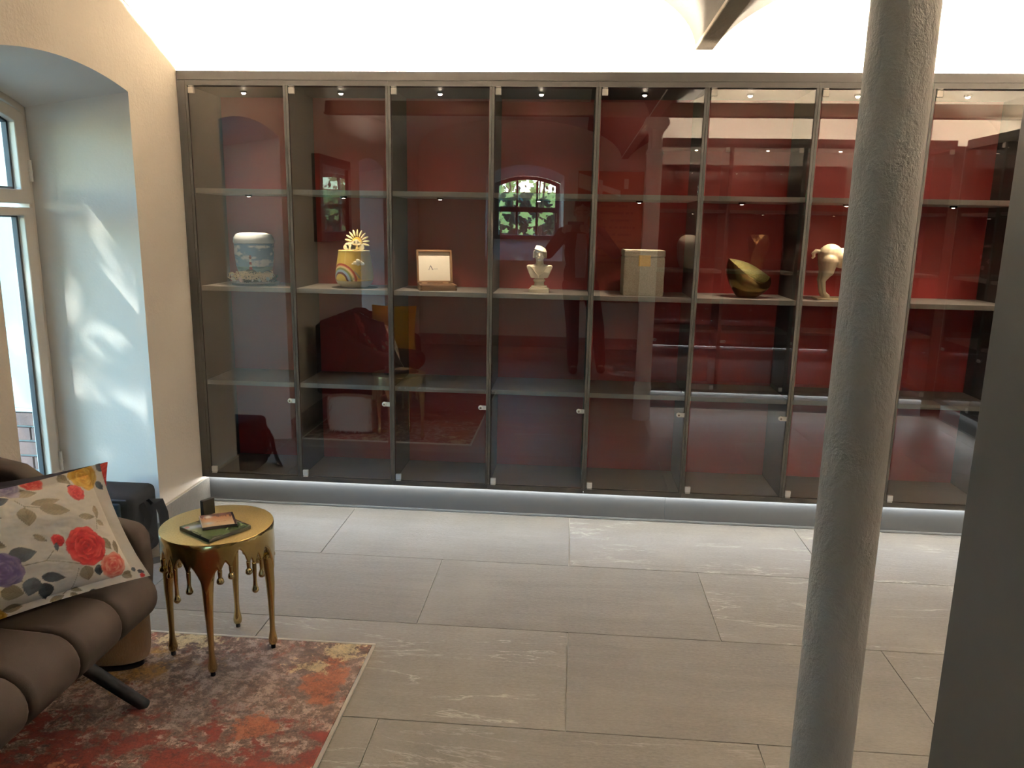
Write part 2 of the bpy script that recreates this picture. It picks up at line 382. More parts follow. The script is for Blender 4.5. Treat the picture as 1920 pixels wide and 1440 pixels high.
# ---- skirting of the left wall (cut stone tiles)
bb = MB().box(X0, X0+0.011, -0.425, 0.058, 0.0, 0.136).build('baseboard_left', M_TILE, None, bevel=0.002); bb['kind'] = 'structure'
MB().box(X0, X0+0.012, -0.425, 0.058, 0.1365, 0.142).build('trim_strip', plain('steel_trim', (0.62, 0.56, 0.46), 0.3, 0.6), bb)
mb = MB(); d = Vector((WN1-EM1, 0, 0))
mb.prism([(X0-0.004, EM1-0.001), (XW+0.01, WN1-0.003), (XW+0.01, WN1-0.013), (X0-0.004, EM1-0.011)], 0.0, 0.062, 'Z')
t1 = mb.build('trim_1', plain('grey_skirting', (0.16, 0.165, 0.17), 0.5)); t1['kind'] = 'structure'
MB().box(X0, X0+0.012, EM1+DY2+0.003, EM0-0.003, 0, 0.136).build('baseboard_left_middle', M_TILE)['kind'] = 'structure'
MB().box(X0, X0+0.012, YREAR+0.013, EM0+DY2-0.003, 0, 0.136).build('baseboard_left_rear', M_TILE)['kind'] = 'structure'
MB().box(X0+0.014, XR, YREAR, YREAR+0.012, 0, 0.136).build('baseboard_rear', M_TILE)['kind'] = 'structure'

# ---- garden door in the embrasure (window_1)
M_FRAME = plain('greige_window_paint', (0.50, 0.46, 0.40), 0.45, var=0.04)
M_SEAL = plain('black_glazing_seal', (0.03, 0.035, 0.04), 0.6)
w1 = thing('window_1', None, None, (0, 0, 0)); w1['kind'] = 'structure'
def inset(y0, y1, zb, zs, rise, d): return arch(y0+d, y1-d, zb+d, zs-d*0.6, rise*(1-d/(y1-y0)*2))
fo = (WN0+0.001, WN1-0.001, 0.02, 1.964, 0.07)
MB().ring(arch(*fo), inset(*fo, 0.032), XW-0.06, XW, 'X').build('frame', M_FRAME, w1, bevel=0.003)
def sash(zb, zs, rise, nm):
    y0, y1 = WN0+0.034, WN1-0.034
    o_ = arch(y0, y1, zb, zs, rise) if rise else arch(y0, y1, zb, zs, 0.0005)
    i_ = inset(y0, y1, zb, zs, rise or 0.0005, 0.058); j_ = inset(y0, y1, zb, zs, rise or 0.0005, 0.068)
    s_ = MB().ring(o_, i_, XW-0.052, XW+0.014, 'X').build(nm, M_FRAME, w1, bevel=0.004)
    MB().ring(i_, j_, XW-0.040, XW-0.018, 'X').build('glazing_seal', M_SEAL, s_)
    g = MB(); pts = j_; g.add([(XW-0.028, *p) for p in pts], [tuple(range(len(pts)))]); g.build('pane', M_WGLASS, s_)
    return s_
sash(0.055, 1.545, 0, 'lower_sash')
us = sash(1.562, 1.932, 0.06, 'upper_sash')
for z in (1.70, 0.4):
    MB().lathe([(0.0, -0.045), (0.009, -0.045), (0.009, -0.004), (0.011, -0.003), (0.011, 0.003), (0.009, 0.004), (0.009, 0.045), (0, 0.045)], 12, (XW+0.016, WN1-0.030, z)).build('hinge', M_CHROME, w1, smooth=True)
w3 = dup(w1); w3.name = 'window_3'; w3.location = (0, DY2, 0)
# ---- rear window (window_2): two rows of three panes
w2 = thing('window_2', None, None); w2['kind'] = 'structure'
M_FRAME2 = plain('blue_grey_window_paint', (0.13, 0.14, 0.17), 0.5)
ro = (0.872, 1.698, 1.332, 2.028, 0.09)
MB().ring(arch(*ro), inset(*ro, 0.055), YRW-0.05, YRW+0.01, 'Y').build('frame', M_FRAME2, w2, bevel=0.003)
for x in (1.158, 1.412): MB().box(x-0.014, x+0.014, YRW-0.045, YRW+0.005, 1.39, 2.06).build('mullion', M_FRAME2, w2)
MB().box(0.93, 1.64, YRW-0.046, YRW+0.006, 1.675, 1.735).build('rail', M_FRAME2, w2)
gx = [0.927, 1.158, 1.412, 1.643]
for a, c in zip(gx[:-1], gx[1:]):
    for z0, z1 in ((1.387, 1.70), (1.70, 2.10)): MB().quad((a, YRW-0.02, z0), (c, YRW-0.02, z0), (c, YRW-0.02, z1), (a, YRW-0.02, z1)).build('pane', M_WGLASS, w2)
MB().tube([(1.665, YRW+0.012, 1.66), (1.665, YRW+0.045, 1.66), (1.665, YRW+0.045, 1.55)], 0.008, 8).build('handle', M_CHROME, w2, smooth=True)

# ---- outdoors: rendered wing wall on a brick plinth, ground, greenery
M_GROUND = plain('garden_ground', (0.22, 0.22, 0.19), 0.9, var=0.3, scale=6)
struct('ground', MB().quad((-9, -14, -0.12), (9, -14, -0.12), (9, 3, -0.12), (-9, 3, -0.12)), M_GROUND)
M_RENDER = plaster('cream_render', (0.40, 0.45, 0.40), 0.3, 30)
wing = MB().box(-3.4, -0.56, -0.05, 0.12, 0.512, 4.2).build('wall_outside', M_RENDER); wing['kind'] = 'structure'
MB().box(-3.4, -0.56, -0.062, 0.12, 0.494, 0.511).build('plinth_ledge', plain('pale_ledge', (0.45, 0.48, 0.46), 0.7), wing)
MB().box(-3.4, -0.56, -0.040, 0.12, -0.12, 0.493).build('mortar_bed', plain('pale_mortar', (0.22, 0.26, 0.27), 0.95, bump=0.4), wing)
M_BRICK = plaster('worn_brick', (0.17, 0.095, 0.075), 0.6, 45, 0.9, 0.3)
brm = [MB().box(-0.1175, 0.1175, -0.012, 0.03, -0.0335, 0.0335).mesh('brick')]; brm[0].materials.append(M_BRICK)
for row in range(7):
    z = 0.452-row*0.081
    for k in range(6):
        o = bpy.data.objects.new('brick', brm[0]); COL.objects.link(o); o.parent = wing
        o.location = (-0.70-k*0.247-(0.12 if row % 2 else 0), -0.048+random.uniform(-0.002, 0.002), z)
def leaf(mb, c, size, q):
    pts = [(0, -0.1), (0.22, -0.02), (0.5, -0.12), (0.36, 0.14), (0.55, 0.42), (0.25, 0.40), (0, 0.85), (-0.25, 0.40), (-0.55, 0.42), (-0.36, 0.14), (-0.5, -0.12), (-0.22, -0.02)]
    mb.add([Vector(c)+q @ (Vector((x*size, 0.06*size*abs(x), z*size))) for x, z in pts], [tuple(range(12))])
b = NB('maple_leaf'); f = b.noise(b.n('NewGeometry').outputs['Position'], 5, 3); b.col(b.mix(b.step(f, 0.35, 0.65), (0.26, 0.38, 0.14), (0.52, 0.62, 0.30)))
M_LEAF = b.set(0.5)
tl_ = b.n('BsdfTranslucent'); tl_.inputs[0].default_value = (0.60, 0.66, 0.20, 1); mx_ = b.n('MixShader'); mx_.inputs[0].default_value = 0.5
b.l(b.b.outputs[0], mx_.inputs[1]); b.l(tl_.outputs[0], mx_.inputs[2]); b.l(mx_.outputs[0], b.out.inputs[0])
from mathutils import Euler
M_BARK = plain('bark', (0.10, 0.075, 0.05), 0.9, bump=0.6, bscale=60)
t = thing('maple_shrub', 'sunlit green maple shrub growing right outside the small rear window', 'shrub', (1.3, -7.2, -0.12))
mb = MB()
for i in range(420):
    x, z = random.uniform(-1.3, 1.3), random.uniform(1.1, 3.0); y = random.uniform(-0.5, 0.5)
    if x > 0.2 and z < 1.9 and random.random() < 0.6: continue
    if z < 1.65 and random.random() < 0.5: continue
    leaf(mb, (x, y, z), random.uniform(0.09, 0.16), Euler((random.uniform(0.2, 1.0), random.uniform(-0.6, 0.6), random.uniform(-0.7, 0.7)+PI)).to_quaternion())
tag(mb.build('foliage', M_LEAF, t), kind='stuff')
mb = MB()
for k in range(9):
    a = random.uniform(-1, 1); mb.tube([(a*0.2, -0.1, 0), (a*0.5, -0.2, 1.2), (a*1.1, 0.1, 2.4)], [0.03, 0.02, 0.008], 6)
mb.build('stem', M_BARK, t)
t = thing('garden_hedge', 'dark dense hedge standing behind the maple shrub in the garden', 'hedge', (1.2, -9.6, -0.12))
mb = MB()
for i in range(3500):
    p = Vector((random.uniform(-3, 3), random.uniform(-0.5, 0.5), random.uniform(0, 2.3))); a = random.uniform(0.03, 0.07)
    q = Euler((random.uniform(0, 3), random.uniform(0, 3), random.uniform(0, 3))).to_quaternion()
    mb.add([p+q @ Vector(w) for w in ((-a, 0, 0), (0, 0, -a*0.5), (a, 0, 0), (0, 0, a*0.5))], [(0, 1, 2, 3)])
tag(mb.build('foliage', plain('hedge_leaf', (0.05, 0.085, 0.03), 0.6, var=0.5, scale=4), t), kind='stuff')
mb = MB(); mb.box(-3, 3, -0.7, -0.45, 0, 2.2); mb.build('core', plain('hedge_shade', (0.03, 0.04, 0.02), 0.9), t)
t = thing('daylight_blocker_shrub', 'unseen laurel shrub added to block daylight at the garden door beyond the picture', 'shrub', (-1.55, -3.7, -0.12))  # added out of view to cut the daylight through the second garden door
mb = MB()
for i in range(900):
    p = Vector((random.uniform(-0.45, 0.45), random.uniform(-0.9, 0.9), random.uniform(0.1, 2.5)))
    leaf(mb, p, random.uniform(0.10, 0.18), Euler((random.uniform(0, 3), random.uniform(0, 3), random.uniform(0, 3))).to_quaternion())
tag(mb.build('foliage', plain('laurel_leaf', (0.05, 0.10, 0.035), 0.5, var=0.4, scale=5), t), kind='stuff')
mb = MB()
for k in range(5): mb.tube([(0, -0.6+0.3*k, 0), (0.05, -0.65+0.32*k, 1.2), (0.0, -0.7+0.35*k, 2.2)], [0.03, 0.02, 0.006], 6)
mb.build('stem', M_BARK, t)
t = thing('sun_dapple_tree', 'unseen leafy tree added to dapple the sun at the garden door', 'tree', (-2.65, -4.5, -0.12))  # out of view, added to break up the sun on the reveal
mb = MB(); mb.tube([(0, 0, 0), (0.05, 0.05, 1.6), (0.1, 0.1, 3.0), (0.15, 0.2, 4.3)], [0.14, 0.11, 0.08, 0.03], 10)
for k in range(7): a = k*0.9; mb.tube([(0.1, 0.1, 2.4+0.2*k), (0.1+math.cos(a)*0.9, 0.1+math.sin(a)*0.9, 3.2+0.2*k)], [0.04, 0.01], 6)
mb.build('trunk', M_BARK, t)
mb = MB()
for i in range(900):
    u = rng.normal(size=3); u /= np.linalg.norm(u); rr = random.random()**0.4
    p = Vector((0.3+u[0]*1.7*rr, 0.4+u[1]*1.7*rr, 3.7+u[2]*1.4*rr))
    leaf(mb, p, random.uniform(0.14, 0.24), Euler((random.uniform(0, 3), random.uniform(0, 3), random.uniform(0, 3))).to_quaternion())
tag(mb.build('foliage', M_LEAF, t), kind='stuff')

# ================================================================== SHOWCASES
SH = (0.673, 1.164, 1.650); BW = 0.5; ST = 0.024
def spot(name, parent, loc, watt, size=84):
    l = bpy.data.lights.new(name, 'SPOT'); l.energy = watt; l.spot_size = math.radians(size); l.spot_blend = 0.7; l.shadow_soft_size = 0.012; l.color = SPOTC
    o = bpy.data.objects.new(name, l); COL.objects.link(o); o.parent = parent; o.location = loc; return o
def make_bay():
    t = thing('display_cabinet', 'x', 'cabinet')
    g = 0.0004
    for x in (g, BW-0.0125): MB().box(x, x+0.0125-g, 0.0, 0.375, 0.183, 2.1445).build('side_panel', M_TAUPE, t, bevel=0.0008, seg=1)
    MB().box(g, BW-g, 0.0, 0.375, 2.145, 2.1695).build('top_panel', M_TAUPE, t)
    MB().box(g, BW-g, 0.0, 0.375, 0.155, 0.1815).build('bottom_panel', M_TAUPE, t)
    MB().box(0.013, BW-0.013, 0.012, 0.3575, 0.1818, 0.1828).build('floor_board', M_SHELF, t)  # thin sheet in the lightened laminate, imitates the lit compartment floor
    MB().box(0.013, BW-0.013, 0.358, 0.368, 0.183, 2.1445).build('back_panel', M_RED, t)
    for z in SH: MB().box(0.013, BW-0.013, 0.018, 0.3575, z-ST/2, z+ST/2).build('shelf', M_SHELF, t, bevel=0.0008, seg=1)
    d = MB().box(0.017, BW-0.0155, 0.002, 0.007, 0.187, 2.1385).build('glass_door', M_GLASS, t)
    for z, s in ((2.1385, 1), (0.187, -1)):
        h = MB(); h.box(0.016, 0.043, -0.004, 0.012, z-s*0.030, z-s*0.001); h.box(0.017, 0.042, -0.003, 0.012, z+s*0.002, z+s*0.006); h.box(0.027, 0.031, 0.001, 0.008, z-s*0.002, z+s*0.003)
        h.build('hinge', M_CHROME, d, bevel=0.001, seg=1)
    k = MB(); zc = 0.592
    k.box(0.462, 0.489, -0.003, 0.001, zc-0.011, zc+0.011); k.lathe([(0.0, -0.009), (0.0085, -0.009), (0.0115, -0.006), (0.0125, -0.001), (0.0125, 0.0)], 20, (0.461, 0.001, zc), axis='Y')
    lk = k.build('lock', M_CHROME, d, smooth=True)
    MB().lathe([(0.0, -0.0095), (0.005, -0.0095), (0.005, -0.0089)], 14, (0.461, 0.001, zc), axis='Y').build('keyhole', plain('lock_core', (0.25, 0.2, 0.15), 0.4, 0.8), lk)
    for z, m in ((2.1445, M_LENS), (SH[2]-ST/2, M_LENS2), (SH[1]-ST/2, M_LENSOFF)):
        s = MB().lathe([(0.0, 0.0), (0.017, 0.0), (0.017, -0.009), (0.0135, -0.010), (0.0135, -0.004), (0.0, -0.004)], 20, (0.225, 0.16, z)).build('spotlight', M_BLACK, t, smooth=True)
        lr, lh = (0.0100, 0.0068) if m is M_LENS else (0.0085, 0.0030)
        MB().lathe([(0.0, -0.009-lh), (lr*0.5, -0.009-lh*0.9), (lr*0.85, -0.009-lh*0.5), (lr, -0.009)], 16, (0.225, 0.16, z)).build('lens', m, s)
    spot('spot_top', t, (0.225, 0.16, 2.122), SPOT_TOP); spot('spot_shelf', t, (0.225, 0.095, SH[2]-ST/2-0.022), SPOT_MID)
    return t
proto = make_bay()
used = [False]
def bay(loc, rz, sx, label, group):
    o = dup(proto) if used[0] else proto
    used[0] = True
    o.location = loc; o.rotation_euler = (0, 0, rz); o.scale = (sx, 1, 1); o['label'] = label; o['group'] = group; return o
G1 = 'glass showcases along the back wall'
for k, lab in enumerate(['taupe glass showcase at the arched window wall, holding the lighthouse urn', 'taupe glass showcase holding the yellow rainbow urn',
        'taupe glass showcase holding the open wooden case', 'taupe glass showcase holding the small white bust', 'taupe glass showcase holding the square stone urn',
        'taupe glass showcase holding the dark bronze vessel', 'taupe glass showcase holding the ivory horse figure, behind the column', 'empty taupe glass showcase beside the one with the ivory horse figure',
        'empty taupe glass showcase at the corner end of the back wall row']):
    bay((k*BW, 0, 0), 0, 1, lab, G1)
G2 = 'glass showcases facing the back wall row'
for k, lab in enumerate(['taupe glass showcase beside the column, holding the egg-shaped urn', 'taupe glass showcase holding the faceted gold vase', 'empty taupe glass showcase between the faceted vase and the corner', 'empty taupe glass showcase at the inner corner facing the back wall row']):
    bay((2.56+0.57*(k+1), -2.65, 0), PI, 1.14, lab, G2)
G3 = 'glass showcases of the short wing'
for k, lab in enumerate(['empty taupe glass showcase of the short wing next to the back wall row', 'empty taupe glass showcase in the short wing, second from the back wall row', 'empty taupe glass showcase in the short wing, third from the back wall row', 'taupe glass showcase of the short wing holding the floral urn']):
    bay((4.9, -0.35-0.57*k, 0), -PI/2, 1.14, lab, G3)
def run(loc, rz, a, b_, lab_c, lab_p, fill=(), strips=None):
    t = thing('cabinet_cornice', lab_c, 'cornice', loc, rz, 'showcase cornices')
    MB().box(a, b_, 0.0, 0.020, 2.1702, 2.212).build('front_board', M_TAUPE, t, bevel=0.001, seg=1)
    MB().box(a, b_, 0.021, 0.375, 2.1702, 2.174).build('top_board', M_TAUPE, t)
    for x0, x1 in (strips or ((a+0.10, b_-0.05),)): MB().box(x0, x1, 0.052, 0.060, 2.185, 2.1945).build('led_strip', M_COVE, t)
    MB().box(a, b_, 0.050, 0.064, 2.1745, 2.1845).build('led_rail', M_TAUPE, t)
    for x0, x1 in fill: MB().box(x0, x1, 0.0, 0.375, 0.155, 2.1695).build('filler_strip', M_TAUPE, t)
    p = thing('cabinet_plinth', lab_p, 'plinth', loc, rz, 'showcase plinths')
    n = max(1, round((b_-a)/2.0))
    for i in range(n):
        x0, x1 = a+(b_-a)*i/n, a+(b_-a)*(i+1)/n
        MB().box(x0+0.0005, x1-0.0005, 0.060, 0.078, 0.010, 0.1545).build('plinth_board', M_PLINTH, p)
    MB().box(a, b_, 0.057, 0.076, 0.0, 0.0098).build('seal_strip', plain('grey_seal', (0.30, 0.31, 0.30), 0.5), p)
    MB().box(a+0.004, b_-0.004, 0.045, 0.055, 0.146, 0.1545).build('led_strip', M_KICK, p)
run((0, 0, 0), 0, X0+0.001, 4.895, 'long taupe cornice on top of the back wall showcases', 'long grey plinth lit by a white strip under the back wall showcases', ((X0+0.001, -0.0005), (4.501, 4.895)), ((0.06, 1.72), (3.42, 4.80)))
run((4.84, -2.65, 0), PI, 0.0, 2.28, 'taupe cornice on top of the showcases beside the column', 'grey plinth lit by a white strip under the showcases beside the column', ((-0.059, -0.0005),))
run((4.9, -0.35, 0), -PI/2, 0.0, 2.28, 'taupe cornice on top of the short wing of showcases', 'grey plinth lit by a white strip under the short wing of showcases', ((2.2805, 2.2985),))
ep = MB().box(2.516, 2.559, -3.06, -2.648, 0.0, 2.212).build('end_panel', M_ENDPANEL, None, bevel=0.002)
tag(ep, 'tall dark grey end panel of the showcase row beside the column', 'panel')

# ================================================================== COLUMN
CX, CY = 2.488, -2.27
b = NB('rough_painted_iron'); v = b.co()
g1 = b.noise(b.map(v, (1, 1, 0.55)), 34, 6, 0.65, 0.4); g2 = b.noise(v, 160, 4, 0.6); g3 = b.noise(b.map(v, (1, 1, 0.3)), 9, 3)
b.col(b.mix(g3, (0.46, 0.45, 0.43), (0.60, 0.585, 0.56)))
b.bump(b.math('ADD', b.math('MULTIPLY', g1, 0.8), b.math('MULTIPLY', g2, 0.2)), 1.0, 0.016); M_IRON = b.set(0.42)
t = thing('cast_iron_column', 'rough grey painted iron column standing in front of the showcases', 'column', (CX, CY, 0))
MB().lathe([(0.0625-0.004*(z-0.27)/1.8, z) for z in np.linspace(0.27, 2.05, 40)], 56).build('shaft', M_IRON, t, smooth=True)
MB().lathe([(0.070, 0.0), (0.0705, 0.03), (0.068, 0.05), (0.067, 0.24), (0.071, 0.25), (0.072, 0.262), (0.067, 0.272), (0.06, 0.275)], 48).build('base', M_IRON, t, smooth=True)
MB().lathe([(0.055, 2.046), (0.066, 2.05), (0.070, 2.058), (0.066, 2.066), (0.061, 2.072), (0.064, 2.08), (0.055, 2.086)], 48).build('collar', M_IRON, t, smooth=True)
MB().lathe([(0.05, 2.086), (0.048, 2.12), (0.048, 2.20), (0.056, 2.225)], 32).build('neck', M_IRON, t, smooth=True)
for k in range(4):
    a = PI/4+k*PI/2; c_, s_ = math.cos(a), math.sin(a)
    MB().prism([(0.045, 2.09), (0.062, 2.09), (0.062, 2.19), (0.082, 2.228), (0.045, 2.228)], -0.008, 0.008, 'Y').build('rib', M_IRON, t).rotation_euler = (0, 0, a)
mb = MB(); mb.box(-0.075, 0.075, -0.075, 0.075, 2.228, 2.25); mb.box(-0.088, 0.088, -0.088, 0.088, 2.2502, 2.29); mb.box(-0.08, 0.08, -0.08, 0.08, 2.2902, 2.3085)
mb.build('capital', M_IRON, t, bevel=0.004)

# ================================================================== THINGS IN THE SHOWCASES
ZS = SH[1]+ST/2          # top of the object shelf
def surf_lathe(prof, nu, z0, z1, nz, c=(0, 0, 0)):
    pz = np.array([p[1] for p in prof]); pr = np.array([p[0] for p in prof])
    zz = np.linspace(z0, z1, nz); rr = np.interp(zz, pz, pr); a = np.linspace(0, 2*PI, nu, endpoint=False)
    A, Z = np.meshgrid(a, zz, indexing='ij'); R = np.tile(rr, (nu, 1))
    return np.stack([c[0]+R*np.cos(A), c[1]+R*np.sin(A), c[2]+Z], -1), A, Z, R
# ---- lighthouse urn with a dried wreath
UX, UY = 0.238, 0.165
t = thing('lighthouse_urn', 'pale blue urn painted with a striped lighthouse by the sea', 'urn', (UX, UY, ZS))
prof = [(0.060, 0.0), (0.072, 0.02), (0.078, 0.05), (0.092, 0.10), (0.099, 0.16), (0.100, 0.215)]
P, A, Z, R = surf_lathe(prof, 260, 0.012, 0.215, 170)
front = -PI/2-0.1; da = (A-front+PI) % (2*PI)-PI; sx = da*0.095       # metres along the surface
c = np.zeros(P.shape); cl = fbm(sx*28+5, Z*55, 3)
sky = s2l((120, 160, 190))*(1-np.clip((Z-0.10)/0.1, 0, 1))[..., None]+s2l((98, 140, 178))*np.clip((Z-0.10)/0.1, 0, 1)[..., None]
c = put(sky, np.clip((cl-0.50)*5, 0, 0.9), s2l((228, 232, 230)))
c = put(c, (Z < 0.098)*1.0, s2l((70, 120, 125))); c = put(c, ((Z < 0.098) & (fbm(sx*15, Z*160, 9) > 0.55))*0.6, s2l((150, 185, 180)))
c = put(c, np.clip((0.072-Z-0.12*np.abs(sx)+0.01)*120, 0, 1), s2l((205, 185, 145)))
hill = 0.088-((sx-0.022)/0.045)**2*0.03
c = put(c, (Z < hill)*0.95, s2l((70, 82, 52)))
lw = 0.0085-0.0035*(Z-0.085)/0.05; lx = np.abs(sx-0.026)
band = (np.floor((Z-0.083)/0.0135) % 2 == 0)
c = put(c, ((lx < lw) & (Z > 0.083) & (Z < 0.142) & band)*1.0, s2l((170, 45, 40))); c = put(c, ((lx < lw) & (Z > 0.083) & (Z < 0.142) & ~band)*1.0, s2l((235, 230, 222)))
c = put(c, ((lx < 0.007) & (Z >= 0.142) & (Z < 0.147))*1.0, s2l((60, 40, 40))); c = put(c, ((lx < 0.0045) & (Z >= 0.147) & (Z < 0.157))*1.0, s2l((150, 60, 55)))
M_CERAM = painted('painted_ceramic', 0.35)
grid('body', P, c, M_CERAM, t, True)
MB().lathe([(0.0, 0.0), (0.058, 0.0), (0.062, 0.006), (0.066, 0.013)], 48).build('foot', plain('sea_ceramic', (0.25, 0.36, 0.36), 0.4), t, smooth=True)
MB().lathe([(0.098, 0.2155), (0.102, 0.218), (0.103, 0.226), (0.099, 0.246), (0.087, 0.263), (0.06, 0.270), (0.0, 0.272)], 56).build('lid', plain('pale_blue_lid', (0.62, 0.68, 0.70), 0.35, var=0.1, scale=20), t, smooth=True)
w = thing('dried_wreath', 'wreath of straw, shells and dark greenery around the lighthouse urn', 'wreath', (UX, UY, ZS))
MB().ring([(0.118*math.cos(a), 0.118*math.sin(a)) for a in np.linspace(0, 2*PI, 40, endpoint=False)], [(0.07*math.cos(a), 0.07*math.sin(a)) for a in np.linspace(0, 2*PI, 40, endpoint=False)], 0.0005, 0.012, 'Z').build('tray', plain('dark_tray', (0.03, 0.03, 0.028), 0.4), w)
MB().lathe([(0.116, 0.012), (0.121, 0.014), (0.121, 0.018), (0.116, 0.018)], 40).build('tray_rim', plain('silvery_rim', (0.5, 0.45, 0.35), 0.3, 0.8), w)
M_STRAW = plain('straw', (0.80, 0.64, 0.36), 0.7); M_MOSS = plain('dark_moss', (0.035, 0.05, 0.025), 0.9, var=0.5, scale=80)
mb = MB()
for i in range(130):
    a = random.uniform(0, 2*PI); r = random.uniform(0.088, 0.112); p = Vector((r*math.cos(a), r*math.sin(a), random.uniform(0.014, 0.05)))
    d = Vector((random.uniform(-1, 1), random.uniform(-1, 1), random.uniform(-0.3, 0.8))).normalized()*random.uniform(0.012, 0.03)
    mb.tube([p-d*0.5, p, p+d*0.5+Vector((0, 0, 0.004))], [0.0012, 0.0022, 0.0005], 4)
tag(mb.build('greenery', M_MOSS, w), kind='stuff')
mb = MB()
for i in range(64):
    a = random.uniform(-2.3, -0.35); r = random.uniform(0.104, 0.124); p = Vector((r*math.cos(a), r*math.sin(a), random.uniform(0.045, 0.068))); pts = []
    u0 = random.uniform(0, 6); s_ = random.uniform(0.010, 0.022); dx = random.uniform(-0.4, 0.4)
    for k in range(9):
        u = u0+k*random.choice((0.4, 0.6)); pts.append(p+Vector((math.cos(u)*s_+dx*0.02*k*0.3, -abs(math.sin(u))*0.004, math.sin(u)*s_*0.7)))
    mb.tube(pts, 0.0015, 5)
tag(mb.build('straw_curls', M_STRAW, w, smooth=True), kind='stuff')
for i, (a, z, s_, cc) in enumerate([(-2.72, 0.060, 0.017, (0.75, 0.78, 0.80)), (-2.55, 0.035, 0.014, (0.72, 0.68, 0.60)), (-2.38, 0.036, 0.016, (0.74, 0.70, 0.62)), (-1.85, 0.036, 0.019, (0.70, 0.52, 0.42)), (-1.02, 0.036, 0.013, (0.6, 0.62, 0.5)), (-0.62, 0.042, 0.015, (0.5, 0.58, 0.5)), (-0.42, 0.058, 0.013, (0.55, 0.6, 0.5)), (-1.3, 0.034, 0.010, (0.7, 0.66, 0.56)), (-2.2, 0.026, 0.009, (0.7, 0.66, 0.56))]):
    MB().ell((0.116*math.cos(a), 0.116*math.sin(a), z*0.9), (s_*0.78, s_*0.5, s_*0.66), Euler((0.2*i, 0.3*i, a+PI/2)), 14, 10).build('shell', plain('shell_%d' % (i % 6), cc, 0.35), w, smooth='all')
# ---- rainbow urn with sun
RX, RY = 0.772, 0.165
t = thing('rainbow_urn', 'yellow felt urn with rainbow, cloud and sun on top', 'urn', (RX, RY, ZS))
prof = [(0.090, 0.034), (0.0985, 0.045), (0.0985, 0.06), (0.092, 0.11), (0.083, 0.165), (0.080, 0.1865)]
P, A, Z, R = surf_lathe(prof, 300, 0.036, 0.186, 170)
front = -PI/2; da = (A-front+PI) % (2*PI)-PI; sx = da*0.092
c = put(np.tile(s2l((218, 178, 70)), P.shape[:2]+(1,)), fbm(sx*400, Z*400, 2)*0.5, s2l((232, 202, 112)))
dd = np.hypot(sx+0.052, Z-0.036)
for r0, r1, cc in ((0.090, 0.079, (168, 44, 30)), (0.079, 0.069, (232, 205, 150)), (0.069, 0.059, (150, 160, 90)), (0.059, 0.047, (158, 182, 205)), (0.047, 0.037, (112, 40, 62)), (0.083, 0.079, (205, 95, 40))):
    c = put(c, ((dd < r0) & (dd > r1))*1.0, s2l(cc))
zig = np.abs(((Z*110) % 1)-0.5)*0.008; c = put(c, ((np.abs(sx+0.028-zig) < 0.0012) & (Z > 0.125))*0.9, s2l((240, 225, 170)))
for i in range(11):
    px, pz = 0.022+0.034*((i*0.37) % 1), 0.05+0.045*((i*0.618) % 1); c = put(c, (np.hypot((sx-px), (Z-pz)*0.6) < 0.0026)*0.9, s2l((140, 145, 150)))
grid('felt_sleeve', P, c, painted('felt_print', 0.95, 0.5, 700), t, True)
M_BONE = plain('cream_ceramic', (0.62, 0.50, 0.30), 0.4); M_CLOUD = plain('cream_felt', (0.78, 0.70, 0.52), 0.95, bump=0.5, bscale=500)
MB().lathe([(0.0, 0.0), (0.05, 0.0), (0.068, 0.005), (0.088, 0.020), (0.0965, 0.036), (0.085, 0.037)], 56).build('base_bowl', M_BONE, t, smooth=True)
MB().lathe([(0.081, 0.186), (0.081, 0.190), (0.0, 0.190)], 48).build('lid', plain('yellow_lid', (0.78, 0.60, 0.22), 0.7), t)
MB().lathe([(0.120, 0.0002), (0.120, 0.0025), (0.0, 0.0025)], 40, (0, 0, -0.0022)).build('felt_mat', plain('dark_mat', (0.02, 0.02, 0.018), 0.9), t)
def puffy(mb, blobs, y0, y1): 
    pts = []
    for cx_, cz_, r_ in blobs: mb.lathe([(0.0, y0), (r_*0.92, y0), (r_, (y0+y1)/2), (r_*0.92, y1), (0.0, y1)], 20, (cx_, 0, cz_), axis='Y')
mb = MB(); puffy(mb, [(-0.038, 0.206, 0.016), (-0.015, 0.212, 0.021), (0.012, 0.216, 0.024), (0.040, 0.206, 0.017), (0.0, 0.204, 0.014)], -0.012, 0.004)
mb.build('top_cloud', M_CLOUD, t, smooth=True)
mb = MB(); puffy(mb, [(0.004, 0.229, 0.011), (0.018, 0.233, 0.014), (0.032, 0.227, 0.010)], -0.020, -0.011); mb.build('small_cloud', M_CLOUD, t, smooth=True)
MB().lathe([(0.0, -0.004), (0.026, -0.004), (0.026, 0.006), (0.0, 0.006)], 28, (0.018, 0.0, 0.232), axis='Y').build('sun_disc', plain('sun_yellow', (0.72, 0.48, 0.08), 0.9), t)
for k in range(11):
    a = PI*(-0.08+1.13*k/10); mb = MB(); ca, sa = math.cos(a), math.sin(a)
    mb.ell((0.018+ca*0.047, 0.0, 0.232+sa*0.047), (0.019, 0.004, 0.0055), Euler((0, -a, 0)), 12, 8); mb.build('sun_ray', plain('ray_cream', (0.82, 0.70, 0.36), 0.9), t, smooth='all')
mb = MB()
for cx_, cz_, r_ in [(-0.018, 0.128, 0.013), (0.0, 0.134, 0.018), (0.016, 0.129, 0.013), (-0.002, 0.123, 0.012), (0.027, 0.126, 0.009), (-0.028, 0.124, 0.008)]: mb.ell((0.040+cx_*0.9, -0.082+0.010*(cx_+0.02)/0.04, cz_), (r_, 0.006, r_*0.85), None, 18, 10)
mb.build('felt_cloud', M_CLOUD, t, smooth='all')
